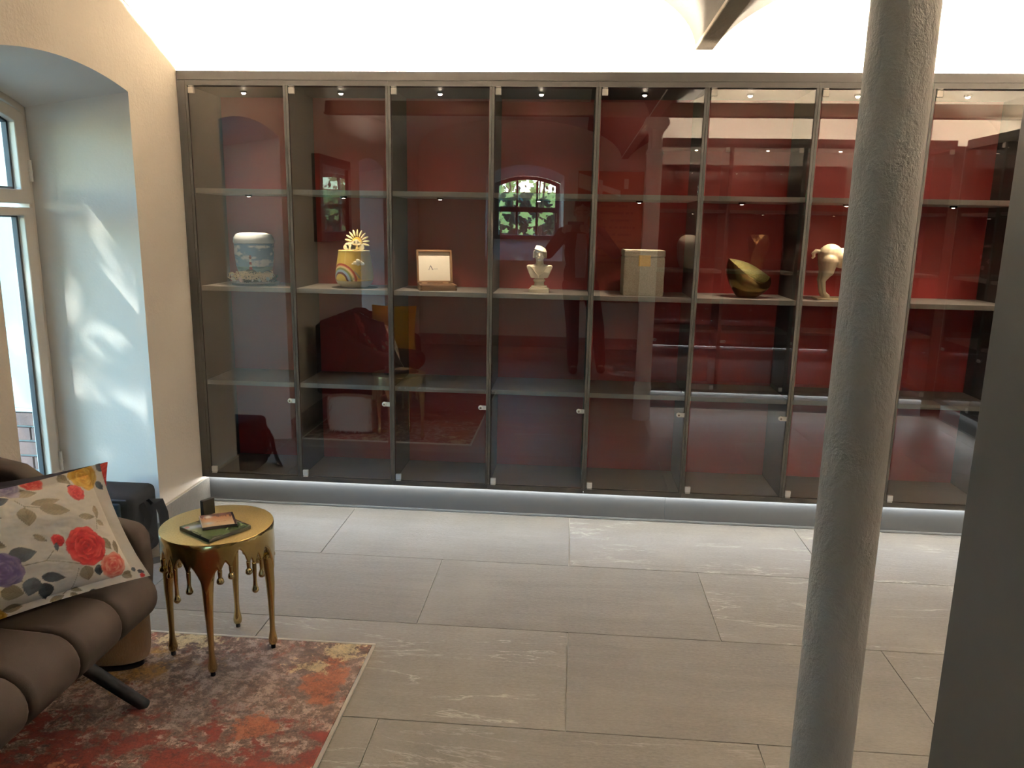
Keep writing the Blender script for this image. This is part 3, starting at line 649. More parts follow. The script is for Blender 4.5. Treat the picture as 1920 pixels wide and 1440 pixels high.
# ---- open wooden case
t = thing('wooden_case', 'open walnut case with white lining and a dark letter A in its lid', 'box', (1.210, 0.135, ZS), math.radians(19))
M_WALNUT = plain('walnut', (0.25, 0.125, 0.055), 0.45, var=0.35, scale=60); M_WAL2 = plain('walnut_dark', (0.07, 0.035, 0.018), 0.5)
M_LINING = plain('cream_lining', (0.80, 0.74, 0.62), 0.7, var=0.03)
wx, dy, hz = 0.093, 0.125, 0.030
base = MB(); base.box(-wx, wx, -0.075, -0.067, 0, hz); base.box(-wx, wx, dy-0.083, dy-0.075, 0, hz); base.box(-wx, -wx+0.008, -0.0669, dy-0.0831, 0, hz); base.box(wx-0.008, wx, -0.0669, dy-0.0831, 0, hz); base.box(-wx+0.0081, wx-0.0081, -0.0669, dy-0.0831, 0, 0.006)
bo = base.build('case_base', M_WALNUT, t, bevel=0.001, seg=1)
MB().box(-wx+0.009, wx-0.009, -0.066, dy-0.084, 0.0065, 0.022).build('cushion', M_LINING, bo, bevel=0.004)
mb = MB()
for sx_ in (-1, 1):
    for k in range(2): mb.box(sx_*(wx-0.004)-0.0045, sx_*(wx-0.004)+0.0045, -0.0753, -0.070, 0.003+k*0.015, 0.010+k*0.015)
mb.build('corner_joint', M_WAL2, bo)
L = MB(); lh = 0.172
L.ring([(-wx, 0), (wx, 0), (wx, lh), (-wx, lh)], [(-wx+0.010, 0.010), (wx-0.010, 0.010), (wx-0.010, lh-0.010), (-wx+0.010, lh-0.010)], -0.012, 0.012, 'Y'); L.box(-wx+0.0005, wx-0.0005, 0.0122, 0.015, 0.0005, lh-0.0005)
lo = L.build('case_lid', M_WALNUT, t, bevel=0.001, seg=1); lo.location = (0, dy-0.077+0.006, hz+0.0005); lo.rotation_euler = (math.radians(-14), 0, 0)
MB().box(-wx+0.011, wx-0.011, 0.004, 0.0118, 0.011, lh-0.011).build('lid_lining', M_LINING, lo)
ltr = MB(); yy = 0.0035
def bar(p, q, w_): 
    p, q = Vector((p[0], yy, p[1])), Vector((q[0], yy, q[1])); n_ = Vector((1, 0, 0))*w_*0.5; ltr.quad(p-n_, q-n_, q+n_, p+n_)
bar((-0.0285, 0.070), (-0.0195, 0.0925), 0.0026); bar((-0.0195, 0.0925), (-0.0085, 0.070), 0.0044); bar((-0.0305, 0.0705), (-0.0255, 0.0705), 0.001)
ltr.quad((-0.031, yy, 0.0697), (-0.0255, yy, 0.0697), (-0.0255, yy, 0.071), (-0.031, yy, 0.071)); ltr.quad((-0.012, yy, 0.0697), (-0.005, yy, 0.0697), (-0.005, yy, 0.071), (-0.012, yy, 0.071))
ltr.build('letter', plain('ink_blue', (0.03, 0.03, 0.07), 0.7), lo)
lt2 = MB()
for k in range(7): lt2.box(-0.004+k*0.0033, -0.0018+k*0.0033, 0.0033, 0.0037, 0.0715+(0.001 if k % 3 == 1 else 0), 0.0765)
lt2.build('lettering', plain('ink_grey', (0.42, 0.40, 0.38), 0.7), lo)
for x in (-0.055, 0.055): MB().box(x-0.014, x+0.014, dy-0.082, dy-0.0735, hz, hz+0.004).build('hinge', plain('brass_hinge', (0.8, 0.6, 0.35), 0.3, 1.0), bo)
# ---- white bust
t = thing('portrait_bust', 'small ivory bust of a man on a moulded pedestal', 'bust', (1.738, 0.145, ZS))
M_IVORY = plain('ivory_plaster', (0.74, 0.66, 0.50), 0.5, var=0.05)
mb = MB(); mb.box(-0.0515, 0.0515, -0.040, 0.040, 0.0, 0.019); mb.build('base_block', M_IVORY, t, bevel=0.0015)
mb = MB(); mb.box(-0.046, 0.046, -0.036, 0.036, 0.0192, 0.024); mb.box(-0.040, 0.040, -0.031, 0.031, 0.0242, 0.033); mb.build('base_step', M_IVORY, t, bevel=0.003)
MB().lathe([(0.030, 0.0332), (0.027, 0.036), (0.024, 0.046), (0.024, 0.052), (0.029, 0.056), (0.031, 0.060), (0.029, 0.065), (0.024, 0.067), (0.022, 0.0735)], 32).build('pedestal', M_IVORY, t, smooth=True)
mb = MB(); z0 = 0.071
mb.add([(x, y, z) for z, w_, d0, d1 in ((z0, 0.036, -0.018, 0.016), (z0+0.003, 0.043, -0.024, 0.020), (z0+0.035, 0.058, -0.026, 0.024), (z0+0.058, 0.066, -0.020, 0.022), (z0+0.066, 0.060, -0.012, 0.020)) for x, y in ((-w_, d0*0.5), (-w_*0.5, d0), (w_*0.5, d0), (w_, d0*0.5), (w_, d1*0.6), (w_*0.5, d1), (-w_*0.5, d1), (-w_, d1*0.6))],
       [(i*8+k, i*8+(k+1) % 8, (i+1)*8+(k+1) % 8, (i+1)*8+k) for i in range(4) for k in range(8)]+[tuple(range(8))[::-1], tuple(range(32, 40))])
mb.cap((0, 0.004, z0+0.05), (0, -0.002, z0+0.085), 0.024, 0.019); mb.ell((0, 0.0, z0+0.058), (0.05, 0.02, 0.014))
H = z0+0.118
mb.ell((0, -0.004, H), (0.0265, 0.032, 0.036)); mb.ell((0, -0.014, H-0.020), (0.020, 0.021, 0.021)); mb.ell((0, 0.006, H+0.006), (0.029, 0.031, 0.032))
mb.cap((0, -0.034, H+0.006), (0, -0.040, H-0.007), 0.0032, 0.0048); mb.ell((0, -0.031, H+0.010), (0.018, 0.005, 0.004)); mb.ell((0, -0.033, H-0.0175), (0.009, 0.0045, 0.003)); mb.ell((0, -0.031, H-0.031), (0.009, 0.006, 0.006))
for s in (-1, 1): mb.ell((s*0.0135, -0.027, H-0.010), (0.008, 0.006, 0.007)); mb.ell((s*0.029, 0.004, H-0.002), (0.004, 0.007, 0.010)); mb.ell((s*0.028, 0.008, H+0.002), (0.008, 0.018, 0.020))
clay(mb.build('figure', M_IVORY, t), 0.0018, 3)
mb = MB()
for k in range(9):
    u = k/8; mb.cap((-0.022+0.046*u, -0.022-0.010*math.sin(u*PI), H+0.028-0.016*u), (-0.016+0.040*u, 0.006, H+0.041-0.016*u*u), 0.0055, 0.006, 8)
for s in (-1, 1):
    for k in range(4): mb.cap((s*0.027, -0.010+0.008*k, H+0.016), (s*0.0315, -0.006+0.008*k, H-0.012), 0.005, 0.005, 8)
mb.ell((0, 0.012, H+0.010), (0.028, 0.026, 0.028)); clay(mb.build('hair', M_IVORY, t), 0.0018, 2)
mb = MB(); z1 = z0+0.058                      # draped collar, V-shaped opening
for s in (-1, 1):
    mb.add([(s*0.002, -0.0285, z0+0.014), (s*0.022, -0.029, z0+0.034), (s*0.032, -0.026, z0+0.050), (s*0.048, -0.021, z0+0.062), (s*0.064, -0.014, z0+0.062), (s*0.052, -0.024, z0+0.028), (s*0.040, -0.026, z0+0.003), (s*0.002, -0.029, z0+0.003)], [tuple(range(8))])
o = mb.build('drape', M_IVORY, t); m = o.modifiers.new('solid', 'SOLIDIFY'); m.thickness = 0.006; m.offset = 0
# ---- square stone urn
t = thing('stone_urn', 'square grey granite urn with a small gold leaf plaque', 'urn', (2.255, 0.155, ZS), math.radians(2))
b = NB('speckled_granite'); v = b.co(); f = b.noise(v, 260, 4, 0.7); g = b.noise(v, 90, 3)
b.col(b.mix(f, (0.14, 0.12, 0.085), (0.78, 0.70, 0.54))); b.bump(b.mix(0.4, f, g), 0.6, 0.004); M_GRAN = b.set(0.8)
def rough_box(x, y, z0, z1, nm):
    bm = bmesh.new(); bmesh.ops.create_cube(bm, size=1); bmesh.ops.scale(bm, verts=bm.verts, vec=(2*x, 2*y, z1-z0)); bmesh.ops.translate(bm, verts=bm.verts, vec=(0, 0, (z0+z1)/2))
    bmesh.ops.bevel(bm, geom=bm.edges, offset=0.003, segments=2, affect='EDGES'); bmesh.ops.subdivide_edges(bm, edges=[e for e in bm.edges if e.calc_length() > 0.02], cuts=8, use_grid_fill=True)
    for w_ in bm.verts: w_.co += Vector((random.gauss(0, 1), random.gauss(0, 1), 0 if w_.co.z < z0+0.002 else random.gauss(0, 0.5)))*0.0006
    me = bpy.data.meshes.new(nm); bm.to_mesh(me); bm.free(); o = bpy.data.objects.new(nm, me); COL.objects.link(o); o.parent = t; me.materials.append(M_GRAN); return o
rough_box(0.099, 0.09, 0.0, 0.191, 'body'); rough_box(0.1, 0.092, 0.1925, 0.2235, 'lid')
b = NB('gold_leaf'); f = b.noise(b.co(), 120, 5, 0.7, 0.5); b.col(b.mix(f, (0.75, 0.42, 0.08), (1.0, 0.75, 0.30))); b.bump(f, 0.5, 0.004); M_LEAFG = b.set(0.38, 0.75)
mb = MB(); mb.box(-0.029, 0.029, -0.0945, -0.0905, 0.146, 0.1995); mb.build('gold_plaque', M_LEAFG, t, bevel=0.001)
# ---- bronze vessel shaped like a resting leaf/bird
t = thing('bronze_vessel', 'dark bronze urn with a slanted beak rim and rough gold lid', 'urn', (2.775, 0.15, ZS))
b = NB('patinated_bronze'); f = b.noise(b.co(), 14, 4); b.col(b.mix(f, (0.10, 0.065, 0.02), (0.24, 0.165, 0.05))); M_BRONZE = b.set(0.2, 0.9)
b = NB('hammered_gold'); f = b.noise(b.co(), 130, 4, 0.6); b.col(b.mix(f, (0.10, 0.09, 0.03), (0.42, 0.37, 0.14))); b.bump(f, 0.9, 0.008); M_HGOLD = b.set(0.42, 0.9)
def rim_z(ca, sa): return 0.060+0.128*((1-ca)/2)**1.4+0.042*max(0, ca)**5
def ridge_z(x): u_ = (x+0.095)/0.205; return 0.190-0.086*u_+0.020*math.sin(PI*min(1, max(0, u_)))
def rim_xy(ca, sa): return (0.095 if ca < 0 else 0.110)*ca, 0.076*sa*(1-0.45*max(0, ca)**2)
def vessel(nu, nv, lidf):
    V_ = []
    for i in range(nv+1):
        s = i/nv
        for k in range(nu):
            a = 2*PI*k/nu; ca, sa = math.cos(a), math.sin(a); rx, ry = rim_xy(ca, sa); rz_ = rim_z(ca, sa)
            if not lidf:
                f_ = math.sin(s*PI*0.56)/math.sin(PI*0.56); bb = math.sin(s*PI)**0.8*0.012
                V_.append(((0.046*ca+0.004)*(1-f_)+rx*f_+bb*ca, 0.046*sa*(1-f_)+ry*f_+bb*sa, rz_*s))
            else:
                V_.append((rx, ry*math.cos(s*PI/2), rz_+(max(rz_, ridge_z(rx))-rz_)*math.sin(s*PI/2)))
    F_ = [(i*nu+k, i*nu+(k+1) % nu, (i+1)*nu+(k+1) % nu, (i+1)*nu+k) for i in range(nv) for k in range(nu)]
    if not lidf: F_.append(tuple(range(nu))[::-1])
    return MB().add(V_, F_)
vb = vessel(64, 22, False).build('body', M_BRONZE, t, smooth='all'); m = vb.modifiers.new('solid', 'SOLIDIFY'); m.thickness = 0.003; m.offset = -1
vessel(64, 12, True).build('lid', M_HGOLD, t, smooth='all')
mb = MB(); pts = []
for k in range(65):
    a = 2*PI*k/64; ca, sa = math.cos(a), math.sin(a); rx, ry = rim_xy(ca, sa); pts.append((rx*1.005, ry*1.01, rim_z(ca, sa)))
mb.tube(pts, 0.0026, 8); mb.build('rim', plain('polished_bronze_rim', (0.45, 0.33, 0.14), 0.15, 1.0), t, smooth=True)
for vx in (vb,): t.rotation_euler = (0, 0, math.radians(-6))
# ---- ivory horse figure
t = thing('horse_figure', 'ivory glazed standing horse figure on a plinth, partly behind the column', 'figurine', (3.275, 0.15, ZS))
M_HORSE = plain('ivory_glaze', (0.72, 0.60, 0.40), 0.42, var=0.06)
MB().box(-0.165, 0.15, -0.05, 0.05, 0.0, 0.010).build('plinth', M_HORSE, t, bevel=0.002)
mb = MB()
for s in (-1, 1):
    y = 0.030*s
    mb.cap((-0.115, y*0.9, 0.185), (-0.118, y, 0.140), 0.040, 0.028); mb.cap((-0.118, y, 0.140), (-0.138, y, 0.095), 0.026, 0.013); mb.cap((-0.138, y, 0.095), (-0.128, y, 0.035), 0.0115, 0.009)
    mb.cap((-0.128, y, 0.035), (-0.118, y, 0.022), 0.010, 0.011); mb.cap((-0.112, y, 0.018), (-0.112, y, 0.012), 0.013, 0.015)
    mb.cap((0.085, y, 0.165), (0.092, y, 0.105), 0.030, 0.015); mb.cap((0.092, y, 0.105), (0.094, y, 0.035), 0.012, 0.009); mb.cap((0.094, y, 0.035), (0.102, y, 0.014), 0.010, 0.014)
mb.ell((-0.105, 0, 0.212), (0.062, 0.050, 0.060)); mb.ell((-0.02, 0, 0.203), (0.105, 0.052, 0.052)); mb.ell((0.075, 0, 0.200), (0.056, 0.046, 0.058))
mb.cap((0.095, 0, 0.225), (0.132, 0, 0.300), 0.040, 0.026); mb.cap((0.132, 0, 0.305), (0.175, 0, 0.262), 0.022, 0.013)
for s in (-1, 1): mb.cap((0.126, 0.012*s, 0.325), (0.123, 0.014*s, 0.345), 0.006, 0.003, 8)
clay(mb.build('body', M_HORSE, t), 0.0035, 5)
mb = MB(); mb.tube([(-0.158, 0, 0.232), (-0.176, 0, 0.235), (-0.190, -0.002, 0.222), (-0.186, -0.004, 0.208), (-0.194, -0.004, 0.200)], [0.010, 0.011, 0.010, 0.007, 0.005], 12); mb.build('tail', M_HORSE, t, smooth=True)
mb = MB()
for k in range(9): u = k/8; mb.cap((0.062+0.062*u, 0, 0.255+0.075*u), (0.074+0.060*u, 0, 0.250+0.068*u), 0.010, 0.012, 8)
clay(mb.build('mane', M_HORSE, t), 0.003, 2)
# ---- objects in the facing showcases (seen mirrored in the doors)
t = thing('egg_urn', 'plain brown egg-shaped urn in the showcase beside the column', 'urn', (2.862, -2.83, ZS))
M_EGG = plain('taupe_ceramic', (0.42, 0.36, 0.29), 0.45)
MB().lathe([(0.0, 0.0), (0.055, 0.0), (0.072, 0.03), (0.092, 0.10), (0.098, 0.165), (0.096, 0.178)], 40).build('body', M_EGG, t, smooth=True)
MB().lathe([(0.098, 0.1785), (0.099, 0.19), (0.092, 0.225), (0.072, 0.258), (0.04, 0.277), (0.0, 0.283)], 40).build('lid', M_EGG, t, smooth=True)
t = thing('faceted_vase', 'faceted copper coloured vase tapering to its foot in the facing showcase', 'vase', (3.43, -2.83, ZS))
mb = MB(); vs_ = []; hs = [(0.045, 0.0, 0), (0.062, 0.07, 0.5), (0.080, 0.14, 0), (0.094, 0.21, 0.5), (0.095, 0.26, 0), (0.078, 0.292, 0.5), (0.0, 0.296, 0)]
for r_, z_, o_ in hs:
    for k in range(8): a = 2*PI*(k+o_)/8; vs_.append((r_*math.cos(a), r_*math.sin(a), z_))
fs_ = []
for i in range(len(hs)-1):
    sh = hs[i][2] > 0
    for k in range(8):
        a_, b_, c_, d_ = i*8+k, i*8+(k+1) % 8, (i+1)*8+k, (i+1)*8+(k+1) % 8
        fs_ += [(a_, b_, c_), (b_, d_, c_)] if not sh else [(a_, d_, c_), (a_, b_, d_)]
mb.add(vs_, fs_); mb.build('body', plain('copper_gold', (0.75, 0.42, 0.18), 0.22, 1.0), t)
t = thing('floral_urn', 'dark urn with pale pink blossoms in the short wing showcase', 'urn', (5.09, -2.38, ZS))
MB().lathe([(0.0, 0.0), (0.07, 0.0), (0.085, 0.02), (0.088, 0.20), (0.08, 0.215)], 40).build('body', plain('dark_red_lacquer', (0.05, 0.02, 0.02), 0.25), t, smooth=True)
MB().lathe([(0.090, 0.2155), (0.092, 0.235), (0.08, 0.25), (0.0, 0.256)], 40).build('lid', plain('dark_red_lacquer', (0.05, 0.02, 0.02), 0.25), t, smooth=True)
M_BLOSSOM = plain('pink_blossom', (0.62, 0.40, 0.36), 0.6)
for i in range(12):
    a = PI/2+0.3+i*0.53; z_ = 0.05+0.13*((i*0.618) % 1); mb = MB()
    for k in range(5):
        q = 2*PI*k/5; mb.ell((0.089*math.cos(a+0.12*math.cos(q)), 0.089*math.sin(a+0.12*math.cos(q)), z_+0.011*math.sin(q)), (0.007, 0.007, 0.007), None, 8, 6)
    mb.build('blossom', M_BLOSSOM, t, smooth='all')

# ================================================================== RUG
b = NB('abstract_rug'); v = b.co()
nA = b.noise(v, 3.0, 8, 0.62, 0.4); nB = b.noise(b.map(v, (1, 1, 1), (5, 3, 0)), 5.5, 8, 0.68, 0.6); nC = b.noise(b.map(v, (1.0, 1.6, 1), (9, 1, 0), (0, 0, 0.6)), 8.0, 8, 0.7, 0.3)
nD = b.noise(v, 60, 6, 0.75); nE = b.noise(b.map(v, (1, 1, 1), (2, 8, 0)), 26, 7, 0.75)
def blob(cx_, cy_, rx_, ry_, rot=0.0):      # soft patch around a point of the rug
    mp = b.map(v, (1/rx_, 1/ry_, 0.0)); q = b.n('VectorMath', operation='SUBTRACT'); b.l(mp, q.inputs[0]); q.inputs[1].default_value = (cx_/rx_, cy_/ry_, 0)
    d_ = b.n('VectorMath', operation='LENGTH'); b.l(q.outputs[0], d_.inputs[0]); return b.math('SUBTRACT', 1.0, d_.outputs['Value'])
c = b.mix(b.step(nD, 0.35, 0.65), (0.075, 0.048, 0.040), (0.33, 0.23, 0.19))
c = b.mix(b.math('MULTIPLY', b.step(nE, 0.50, 0.54), 0.8), c, (0.52, 0.42, 0.37))
nF = b.noise(b.map(v, (1.4, 1, 1), (3, 7, 0)), 13, 9, 0.78, 0.3); nG = b.noise(b.map(v, (1, 1.3, 1), (8, 2, 0)), 10, 9, 0.78, 0.2)
c = b.mix(b.math('MULTIPLY', b.step(nF, 0.555, 0.575), 0.85), c, (0.20, 0.060, 0.035)); c = b.mix(b.math('MULTIPLY', b.step(nG, 0.57, 0.59), 0.85), c, (0.045, 0.024, 0.020))
near = b.n('SeparateXYZ'); b.l(v, near.inputs[0])
ng = b.step(b.math('MULTIPLY', near.outputs[1], -1.0), 0.30, 0.75)        # towards the armchair front the maroon field takes over
maroon = b.step(b.math('ADD', b.math('MULTIPLY', b.mix(0.35, nC, nE), 0.75), b.math('MULTIPLY', ng, 0.13)), 0.450, 0.472)
c = b.mix(maroon, c, b.mix(nD, (0.10, 0.014, 0.010), (0.20, 0.035, 0.022)))
grey = b.step(b.math('ADD', nB, b.math('MULTIPLY', blob(0.78, -0.30, 0.42, 0.35), 0.22)), 0.60, 0.64)
c = b.mix(b.math('MULTIPLY', grey, 0.55), c, b.mix(b.step(nE, 0.35, 0.6), (0.13, 0.10, 0.10), (0.34, 0.285, 0.27)))
orange = b.math('ADD', b.mix(0.40, nA, nE), b.math('MULTIPLY', b.math('MAXIMUM', blob(1.12, -0.30, 0.13, 0.26), b.math('MAXIMUM', blob(0.98, -0.50, 0.12, 0.10), blob(0.62, -0.78, 0.30, 0.10))), 0.22)); 
c = b.mix(b.math('MULTIPLY', b.step(orange, 0.615, 0.635), 0.92), c, b.mix(nE, (0.26, 0.075, 0.035), (0.42, 0.165, 0.09)))
ochre = b.math('ADD', nB, b.math('MULTIPLY', blob(0.50, -0.22, 0.34, 0.24), 0.26))
c = b.mix(b.math('MULTIPLY', b.step(ochre, 0.66, 0.74), b.step(nE, 0.30, 0.52)), c, b.mix(nD, (0.26, 0.13, 0.035), (0.52, 0.33, 0.10)))
cream = b.math('MAXIMUM', blob(1.10, -0.06, 0.15, 0.10), b.math('MAXIMUM', blob(0.55, -0.05, 0.22, 0.10), blob(1.02, -0.17, 0.12, 0.06)))
cm = b.step(b.math('ADD', b.math('MULTIPLY', nE, 1.25), b.math('MULTIPLY', cream, 0.34)), 0.78, 0.82)
c = b.mix(cm, c, b.mix(nD, (0.50, 0.40, 0.20), (0.72, 0.63, 0.44)))
drk = b.step(b.noise(b.map(v, (1, 1, 1), (4, 4, 0)), 7.5, 8, 0.72), 0.60, 0.64); c = b.mix(b.math('MULTIPLY', drk, 0.8), c, (0.035, 0.02, 0.018))
spk = b.noise(v, 150, 5, 0.8)
c = b.mix(1.0, c, b.ramp(b.mix(0.5, spk, nE), [(0.39, (0.16, 0.14, 0.13)), (0.55, (1.15, 1.12, 1.10))]), 'MULTIPLY')
b.col(c); b.bump(nD, 0.6, 0.006); M_RUG = b.set(0.95)
t = thing('abstract_rug', 'rust, grey and yellow abstract rug with a pale bound edge', 'rug', (0.03, -1.30, 0))
MB().box(0.012, 1.200, -1.75, -0.012, 0.0005, 0.010).build('pile', M_RUG, t, bevel=0.002)
M_BIND = plain('cream_binding', (0.74, 0.69, 0.60), 0.9, bump=0.5, bscale=300)
for x0, x1, y0, y1 in ((0, 1.212, -0.0118, 0), (0, 1.212, -1.762, -1.7502), (0, 0.0118, -1.75, -0.012), (1.2002, 1.212, -1.75, -0.012)):
    MB().box(x0, x1, y0, y1, 0.0005, 0.0108).build('binding', M_BIND, t, bevel=0.003)
RZ = 0.0105

# ================================================================== ARMCHAIR
b = NB('brown_velvet'); v = b.co(); f = b.noise(v, 9, 5, 0.6); g = b.noise(v, 500, 2)
b.col(b.mix(f, (0.0105, 0.0078, 0.0068), (0.031, 0.024, 0.021))); b.bump(g, 0.15, 0.002)
M_VELVET = b.set(0.75, Sheen_Weight=0.05, Specular_IOR_Level=0.04, Sheen_Roughness=0.4); b.b.inputs['Sheen Tint'].default_value = (0.55, 0.45, 0.40, 1)
t = thing('velvet_armchair', 'wide brown velvet armchair with channelled seat on black splayed legs', 'armchair', (0.0, -2.2, 0))
def channel(nm, y0, y1, prof, bev): return MB().prism(prof, y0, y1, 'Y').build(nm, M_VELVET, t, bevel=bev, seg=5)
sp = [(0.10, 0.285), (0.555, 0.285)]+[(0.580+0.085*math.sin(a)*1.0, 0.3675-0.0825*math.cos(a)) for a in np.linspace(0.15, PI-0.15, 12)]+[(0.555, 0.452), (0.40, 0.458), (0.10, 0.452)]
for k, (ya, yb) in enumerate([(0.325, 0.515), (0.135, 0.324), (-0.060, 0.134), (-0.255, -0.061), (-0.45, -0.256)]): channel('seat_channel', ya, yb, sp, 0.022)
MB().box(0.14, 0.58, -0.44, 0.50, 0.262, 0.33).build('seat_base', M_VELVET, t, bevel=0.02, seg=3)
for k in range(5): MB().box(0.035, 0.185, -0.455+k*0.1955, -0.455+k*0.1955+0.195, 0.285, 0.80).build('back_channel', M_VELVET, t, bevel=0.05, seg=5)
for s, ya, yb in ((1, 0.516, 0.600), (-1, -0.545, -0.452)):
    prof = [(0.05, 0.262), (0.55, 0.262), (0.600, 0.32), (0.612, 0.43), (0.606, 0.535), (0.585, 0.572), (0.50, 0.588), (0.38, 0.640), (0.22, 0.750), (0.05, 0.785)]
    MB().prism(prof, ya, yb, 'Y').build('arm', M_VELVET, t, bevel=0.028, seg=5)
M_LEG = plain('black_leg', (0.005, 0.0055, 0.006), 0.6, Specular_IOR_Level=0.06)
for (xa, ya), (xb, yb) in (((0.50, 0.30), (0.615, 0.462)), ((0.50, -0.28), (0.615, -0.42)), ((0.20, 0.36), (0.12, 0.44)), ((0.20, -0.34), (0.12, -0.42))):
    MB().tube([(xa, ya, 0.27), (xb, yb, RZ)], [0.021, 0.019], 18).build('leg', M_LEG, t, smooth=True)

# ---- cushions
def leafm(X, Y, cx_, cy_, L_, w_, ang):
    ca, sa = math.cos(ang), math.sin(ang); u = (X-cx_)*ca+(Y-cy_)*sa; q = -(X-cx_)*sa+(Y-cy_)*ca
    s = np.clip((u+L_)/(2*L_), 0, 1); prof = w_*np.sin(PI*s**0.8)**0.9
    m = np.clip((prof-np.abs(q))/1.5, 0, 1)*((u > -L_) & (u < L_)); return m, q, u
def leafp(c, X, Y, cx_, cy_, L_, w_, ang, dark, light):
    m, q, u = leafm(X, Y, cx_, cy_, L_, w_, ang)
    sh = np.clip(0.5+0.5*np.sin(np.abs(q)*0.35+u*0.25)*0.5+0.35*np.sign(q)*0.5, 0, 1)[..., None]
    col = s2l(dark)*(1-sh)+s2l(light)*sh; c = c*(1-m[..., None])+col*m[..., None]
    return put(c, m*(np.abs(q) < 1.5)*0.5, s2l(dark)*0.7)
def rosep(c, X, Y, cx_, cy_, r, dark, mid, light, seed=0):
    """overlapping petals laid from the rim to the heart of the flower"""
    near_ = (np.abs(X-cx_) < 1.3*r) & (np.abs(Y-cy_) < 1.3*r)
    if not near_.any(): return c
    x, y = X[near_], Y[near_]; cc = c[near_]; dk, md, lt = s2l(dark), s2l(mid), s2l(light); rg = random.Random(int(seed*100)+int(cx_))
    for n_, rad, pr_ in ((5, 0.52, 0.56), (4, 0.42, 0.50), (4, 0.30, 0.40), (3, 0.18, 0.32), (2, 0.08, 0.20)):
        a0 = rg.uniform(0, 6.28)
        for k in range(n_):
            rad_ = rad*rg.uniform(0.85, 1.15); a = a0+2*PI*k/n_+rg.uniform(-0.35, 0.35); px, py = cx_+r*rad_*math.cos(a), cy_+r*rad_*math.sin(a); ca, sa = math.cos(a), math.sin(a)
            u = ((x-px)*ca+(y-py)*sa)/(r*pr_*0.85); w = (-(x-px)*sa+(y-py)*ca)/(r*pr_*rg.uniform(1.0, 1.35))
            rho = np.sqrt(u*u+w*w)*(1+0.06*np.sin(w*7+k)); m = np.clip((1-rho)*r*pr_/2.0, 0, 1)
            g = np.clip(0.5+0.5*u+0.18*np.sin(w*6+k*2), 0, 1)[:, None]; col = dk*(1-g)+md*g
            e = np.clip((u-0.45)*2.2, 0, 1)[:, None]*0.75; col = col*(1-e)+lt*e
            cc = cc*(1-m[:, None])+col*m[:, None]
    c = c.copy(); c[near_] = cc; return c
def stemp(c, X, Y, pts, w_=2.5, col=(150, 138, 105)):
    m = np.zeros(X.shape)
    for (x0, y0), (x1, y1) in zip(pts[:-1], pts[1:]):
        L2 = (x1-x0)**2+(y1-y0)**2; tt = np.clip(((X-x0)*(x1-x0)+(Y-y0)*(y1-y0))/L2, 0, 1)
        m = np.maximum(m, np.clip(w_+1-np.hypot(X-x0-tt*(x1-x0), Y-y0-tt*(y1-y0)), 0, 1))
    return put(c, m*0.9, s2l(col))
